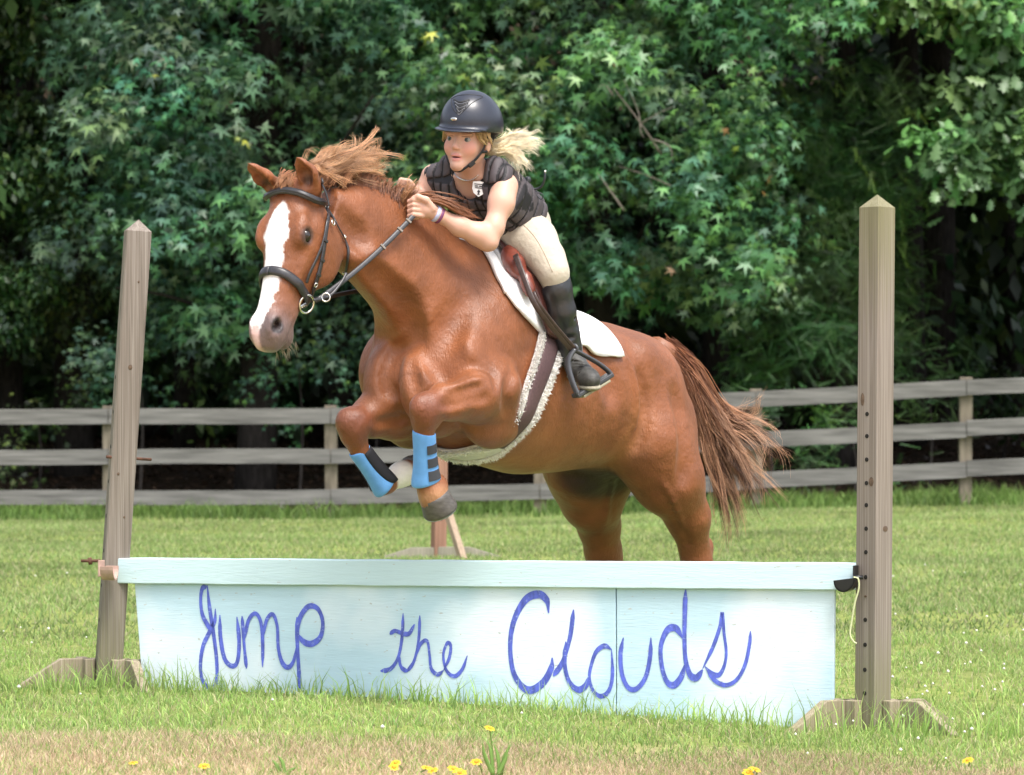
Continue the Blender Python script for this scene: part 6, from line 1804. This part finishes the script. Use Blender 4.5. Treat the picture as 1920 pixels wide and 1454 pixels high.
# trailing cord and clip on her back
M_cord = material('black_cord', (.02, .025, .03), rough=.45)
cb = [P(972, 352, .42), P(990, 355, .44), P(1008, 354, .44), P(1017, 348, .43), P(1021, 336, .42), P(1022, 324, .42)]
cord = MB().tube(spline(cb, 6), .0042, 8).build('cord', M_cord, vest, smooth=True)
MB().tube([P(1022, 325, .42), P(1022.5, 320, .42)], .0042, 8).build('cord_tip', M_steel, cord, smooth=True)
MB().tube(spline([P(985, 348, .44), P(1002, 362, .44), P(1014, 374, .44), P(1018, 366, .43), P(1004, 358, .43)], 6), .0018, 6).build('cord_loop', M_cord, cord, smooth=True)
cv_ = Vol(P(975, 380, .43) - .08, P(975, 330, .45) + .08, .004)
for a, b, r_ in ((972, 345, .020), (980, 356, .017), (970, 362, .018), (986, 346, .013), (975, 374, .012), (990, 338, .012)):
    cv_.ell(P(a, b, .425), (r_, r_, r_ * 1.2), .006)
v2, f2 = cv_.nets(1); obj_np('clip_bundle', v2, f2, M_cord, vest)
MB().ring(P(974, 364, .40), (-.3, -.9, 0), .010, .002, 18, 6).build('clip_ring', M_steel, vest, smooth=True)

# ---- helmet
M_helm = material('matte_black_helmet', (.017, .020, .032), rough=.30, spec=.55, noise=(150, .15), bump=(700, .15, .001))
M_vent = material('helmet_vent', (.005, .005, .006), rough=.5)
he = Vol(FC - .2, FC + np.array([.2, .2, .24]), .004)
he.ell(Fh(-.016, 0, .058), (.121, .106, .116), .02, FA)
he.ell(Fh(-.05, 0, .040), (.090, .098, .10), .03, FA)
pl = nrm(-fu - .10 * ff)
he.plane(Fh(.10, 0, .030), nrm(-fu + .0 * ff - .22 * ff * 0))
he.ell(Fh(-.085, 0, .030), (.035, .075, .045), .02, FA)                         # nape
he.ell(Fh(.070, 0, .034), (.075, .094, .0075), .012, np.array([nrm(ff - .13 * fu), fl_, nrm(fu + .13 * ff)]))   # visor
he.ell(Fh(.0, 0, -.03), (.086, .079, .095), .006, FA, op='sub')
v_, f_ = he.nets(2)
helmet = obj_np('helmet', v_, f_, M_helm, person)
ebvh = BVHTree.FromPolygons([tuple(p) for p in v_.tolist()], f_.tolist())
def hpath(pts, r, name, mat, off=.0, n=5, flat=None):
    o = []; nn = []
    for a, b, _ in spline([(x, y, 0) for x, y in pts], n):
        p, q_ = hit(a, b, off, ebvh)
        if p is not None: o.append(p); nn.append(q_)
    if len(o) > 2: return MB().tube(o, r, 8, flat=flat, flatn=nn if flat else None).build(name, mat, helmet, smooth=True)
M_ventrim = material('helmet_vent_rim', (.12, .125, .14), rough=.3, spec=.6)
for i, (xl, xr, y, dp) in enumerate(((851, 880, 187, 5), (853, 877, 193, 6), (855, 873, 199, 7), (858, 868, 206, 6))):
    hpath([(xl, y), ((xl + xr) / 2 - 3, y + dp), (xr, y + 1)], .0042, 'vent_slot', M_vent, .0005, flat=.5)
    hpath([(xl + 1, y + 3.5), ((xl + xr) / 2 - 3, y + dp + 3.5), (xr - 1, y + 4)], .0016, 'vent_rim', M_ventrim, .001)
hpath([(846, 186), (848, 200), (854, 210), (861, 214), (870, 208), (882, 196), (896, 187)], .0016, 'panel_seam', M_vent, .0002)
hpath([(846, 186), (858, 180), (880, 178), (900, 180), (905, 183), (896, 187)], .0014, 'panel_seam', M_vent, .0002)
hpath([(817, 236), (835, 240), (859, 242), (890, 244), (912, 246)], .003, 'visor_edge', M_helm, .0005)
p, n = hit(851, 224, .001, ebvh)
if p is not None:
    fr_ = frame(fl_ - n * np.dot(fl_, n), fu)
    ball('maker_plate', p, (.0135, .0030, .0070), M_steel, helmet, np.array([fr_[0], n, fr_[2]]))
    MB().box(p + n * .003, .013, .0012, .002, np.array([fr_[0], n, fr_[2]])).build('plate_mark', M_vent, helmet)
M_strap = material('black_web_strap', (.012, .012, .014), rough=.7)
st1 = spline([Fh(-.005, .079, .035), Fh(.012, .078, .00), Fh(.022, .070, -.035), Fh(.045, .052, -.072), Fh(.068, .028, -.100), Fh(.074, .004, -.113), Fh(.068, -.03, -.100), Fh(.035, -.068, -.04), Fh(.022, -.080, .03)], 6)
ribbon('chin_strap', st1, [nrm(p - Fh(.02, 0, -.03)) for p in st1], .013, .004, M_strap, helmet)
st2 = spline([Fh(-.06, .076, .02), Fh(-.02, .078, -.03), Fh(.022, .071, -.040)], 6)
ribbon('chin_strap', st2, [nrm(p - Fh(.02, 0, -.03)) for p in st2], .011, .004, M_strap, helmet)
p = st1[int(len(st1) * .42)]
MB().box(p + nrm(p - Fh(.02, 0, -.03)) * .003, .026, .010, .015, frame(st1[22] - st1[18], fu)).build('strap_buckle', M_vent, helmet, bevel=.002)

# ---- hair
M_blond = material('blond_hair', rough=.35, spec=.5, attr=True, trans=.4)
bl = []
bc0, bc1 = (.88, .76, .52), (1.0, .95, .82)
for i, g in enumerate((
    [(922, 278, .30), (940, 274, .335), (962, 268, .36), (990, 262, .38), (1014, 274, .40)],
    [(922, 282, .30), (942, 278, .335), (966, 276, .36), (992, 278, .38), (1010, 292, .39)],
    [(920, 276, .30), (938, 268, .335), (958, 258, .36), (982, 252, .38), (1006, 256, .40)],
    [(922, 282, .30), (944, 282, .335), (964, 288, .35), (980, 302, .36), (984, 320, .36)],
    [(922, 284, .30), (944, 284, .33), (960, 296, .345), (970, 314, .35), (974, 334, .35)],
    [(924, 276, .31), (942, 266, .34), (952, 252, .36), (960, 246, .37), (964, 256, .38)])):
    bl.append(strands(PG(g), 200 if i < 5 else 26, .011, .013, .0008, (bc0, bc1), seed=400 + i, seg=10, wave=.008, curl=.014, locks=7, con=(.86, .4)))
hair('ponytail', bl, M_blond, person)
b2 = []
for s_ in (1, -1):
    for k in range(3):
        b2.append(strands([Fh(.060 - .02 * k, s_ * (.062 + .007 * k), .030), Fh(.048 - .02 * k, s_ * (.069 + .007 * k), .008), Fh(.020 - .02 * k, s_ * .079, -.006), Fh(-.05, s_ * .07, -.012)], 26, .006, .006, .0012, ((.66, .48, .26), (.72, .55, .30)), seed=430 + k, seg=8, wave=.002, con=(.75, .5)))
b2.append(strands([Fh(-.075, .02, -.01), Fh(-.095, .03, -.02), Fh(-.09, .05, -.02), P(930, 280, .31)], 60, .02, .008, .0015, (bc0, bc0), seed=440, seg=8, wave=.003))
hair('hair', b2, M_blond, person)
ball('hair_tie', P(928, 280, .312), (.014, .012, .016), M_strap, person)
# necklace and wristband
ne = [Fh(.0 + .06 * math.cos(a) - .015, .066 * math.sin(a), -.118 - .018 * math.cos(a)) for a in np.linspace(-2.0, 2.0, 24)]
npts = []
skb = [o for o in person.children if o.name.startswith('body')][0].data
sv2 = np.empty(len(skb.vertices) * 3, np.float32); skb.vertices.foreach_get('co', sv2); sv2 = sv2.reshape(-1, 3)
sf2 = np.empty(len(skb.loops), np.int32); skb.loops.foreach_get('vertex_index', sf2); sf2 = sf2.reshape(-1, 4)
sbvh = BVHTree.FromPolygons([tuple(p) for p in sv2.tolist()], sf2.tolist())
for a, b, _ in spline([(850, 322, 0), (858, 332, 0), (872, 338, 0), (886, 337, 0), (897, 328, 0)], 5):
    p, n = hit(a, b, .002, sbvh)
    if p is not None and p[1] < .36: npts.append(p)
if len(npts) > 3: MB().tube(npts, .0022, 6).build('necklace', M_steel, person, smooth=True)
wa = nrm(P(803, 394, .118) - WR)
for k_, (o_, c_) in enumerate(((.006, (.42, .46, .66)), (-.008, (.16, .04, .12)))):
    MB().lathe(WR + wa * o_ + wa * .008, wa, [(.0275, -.0068), (.0305, -.004), (.0305, .004), (.0275, .0068)], 24).build('wristband', material('wristband_%s' % ('pale', 'purple')[k_], c_, rough=.5), person, smooth=True)
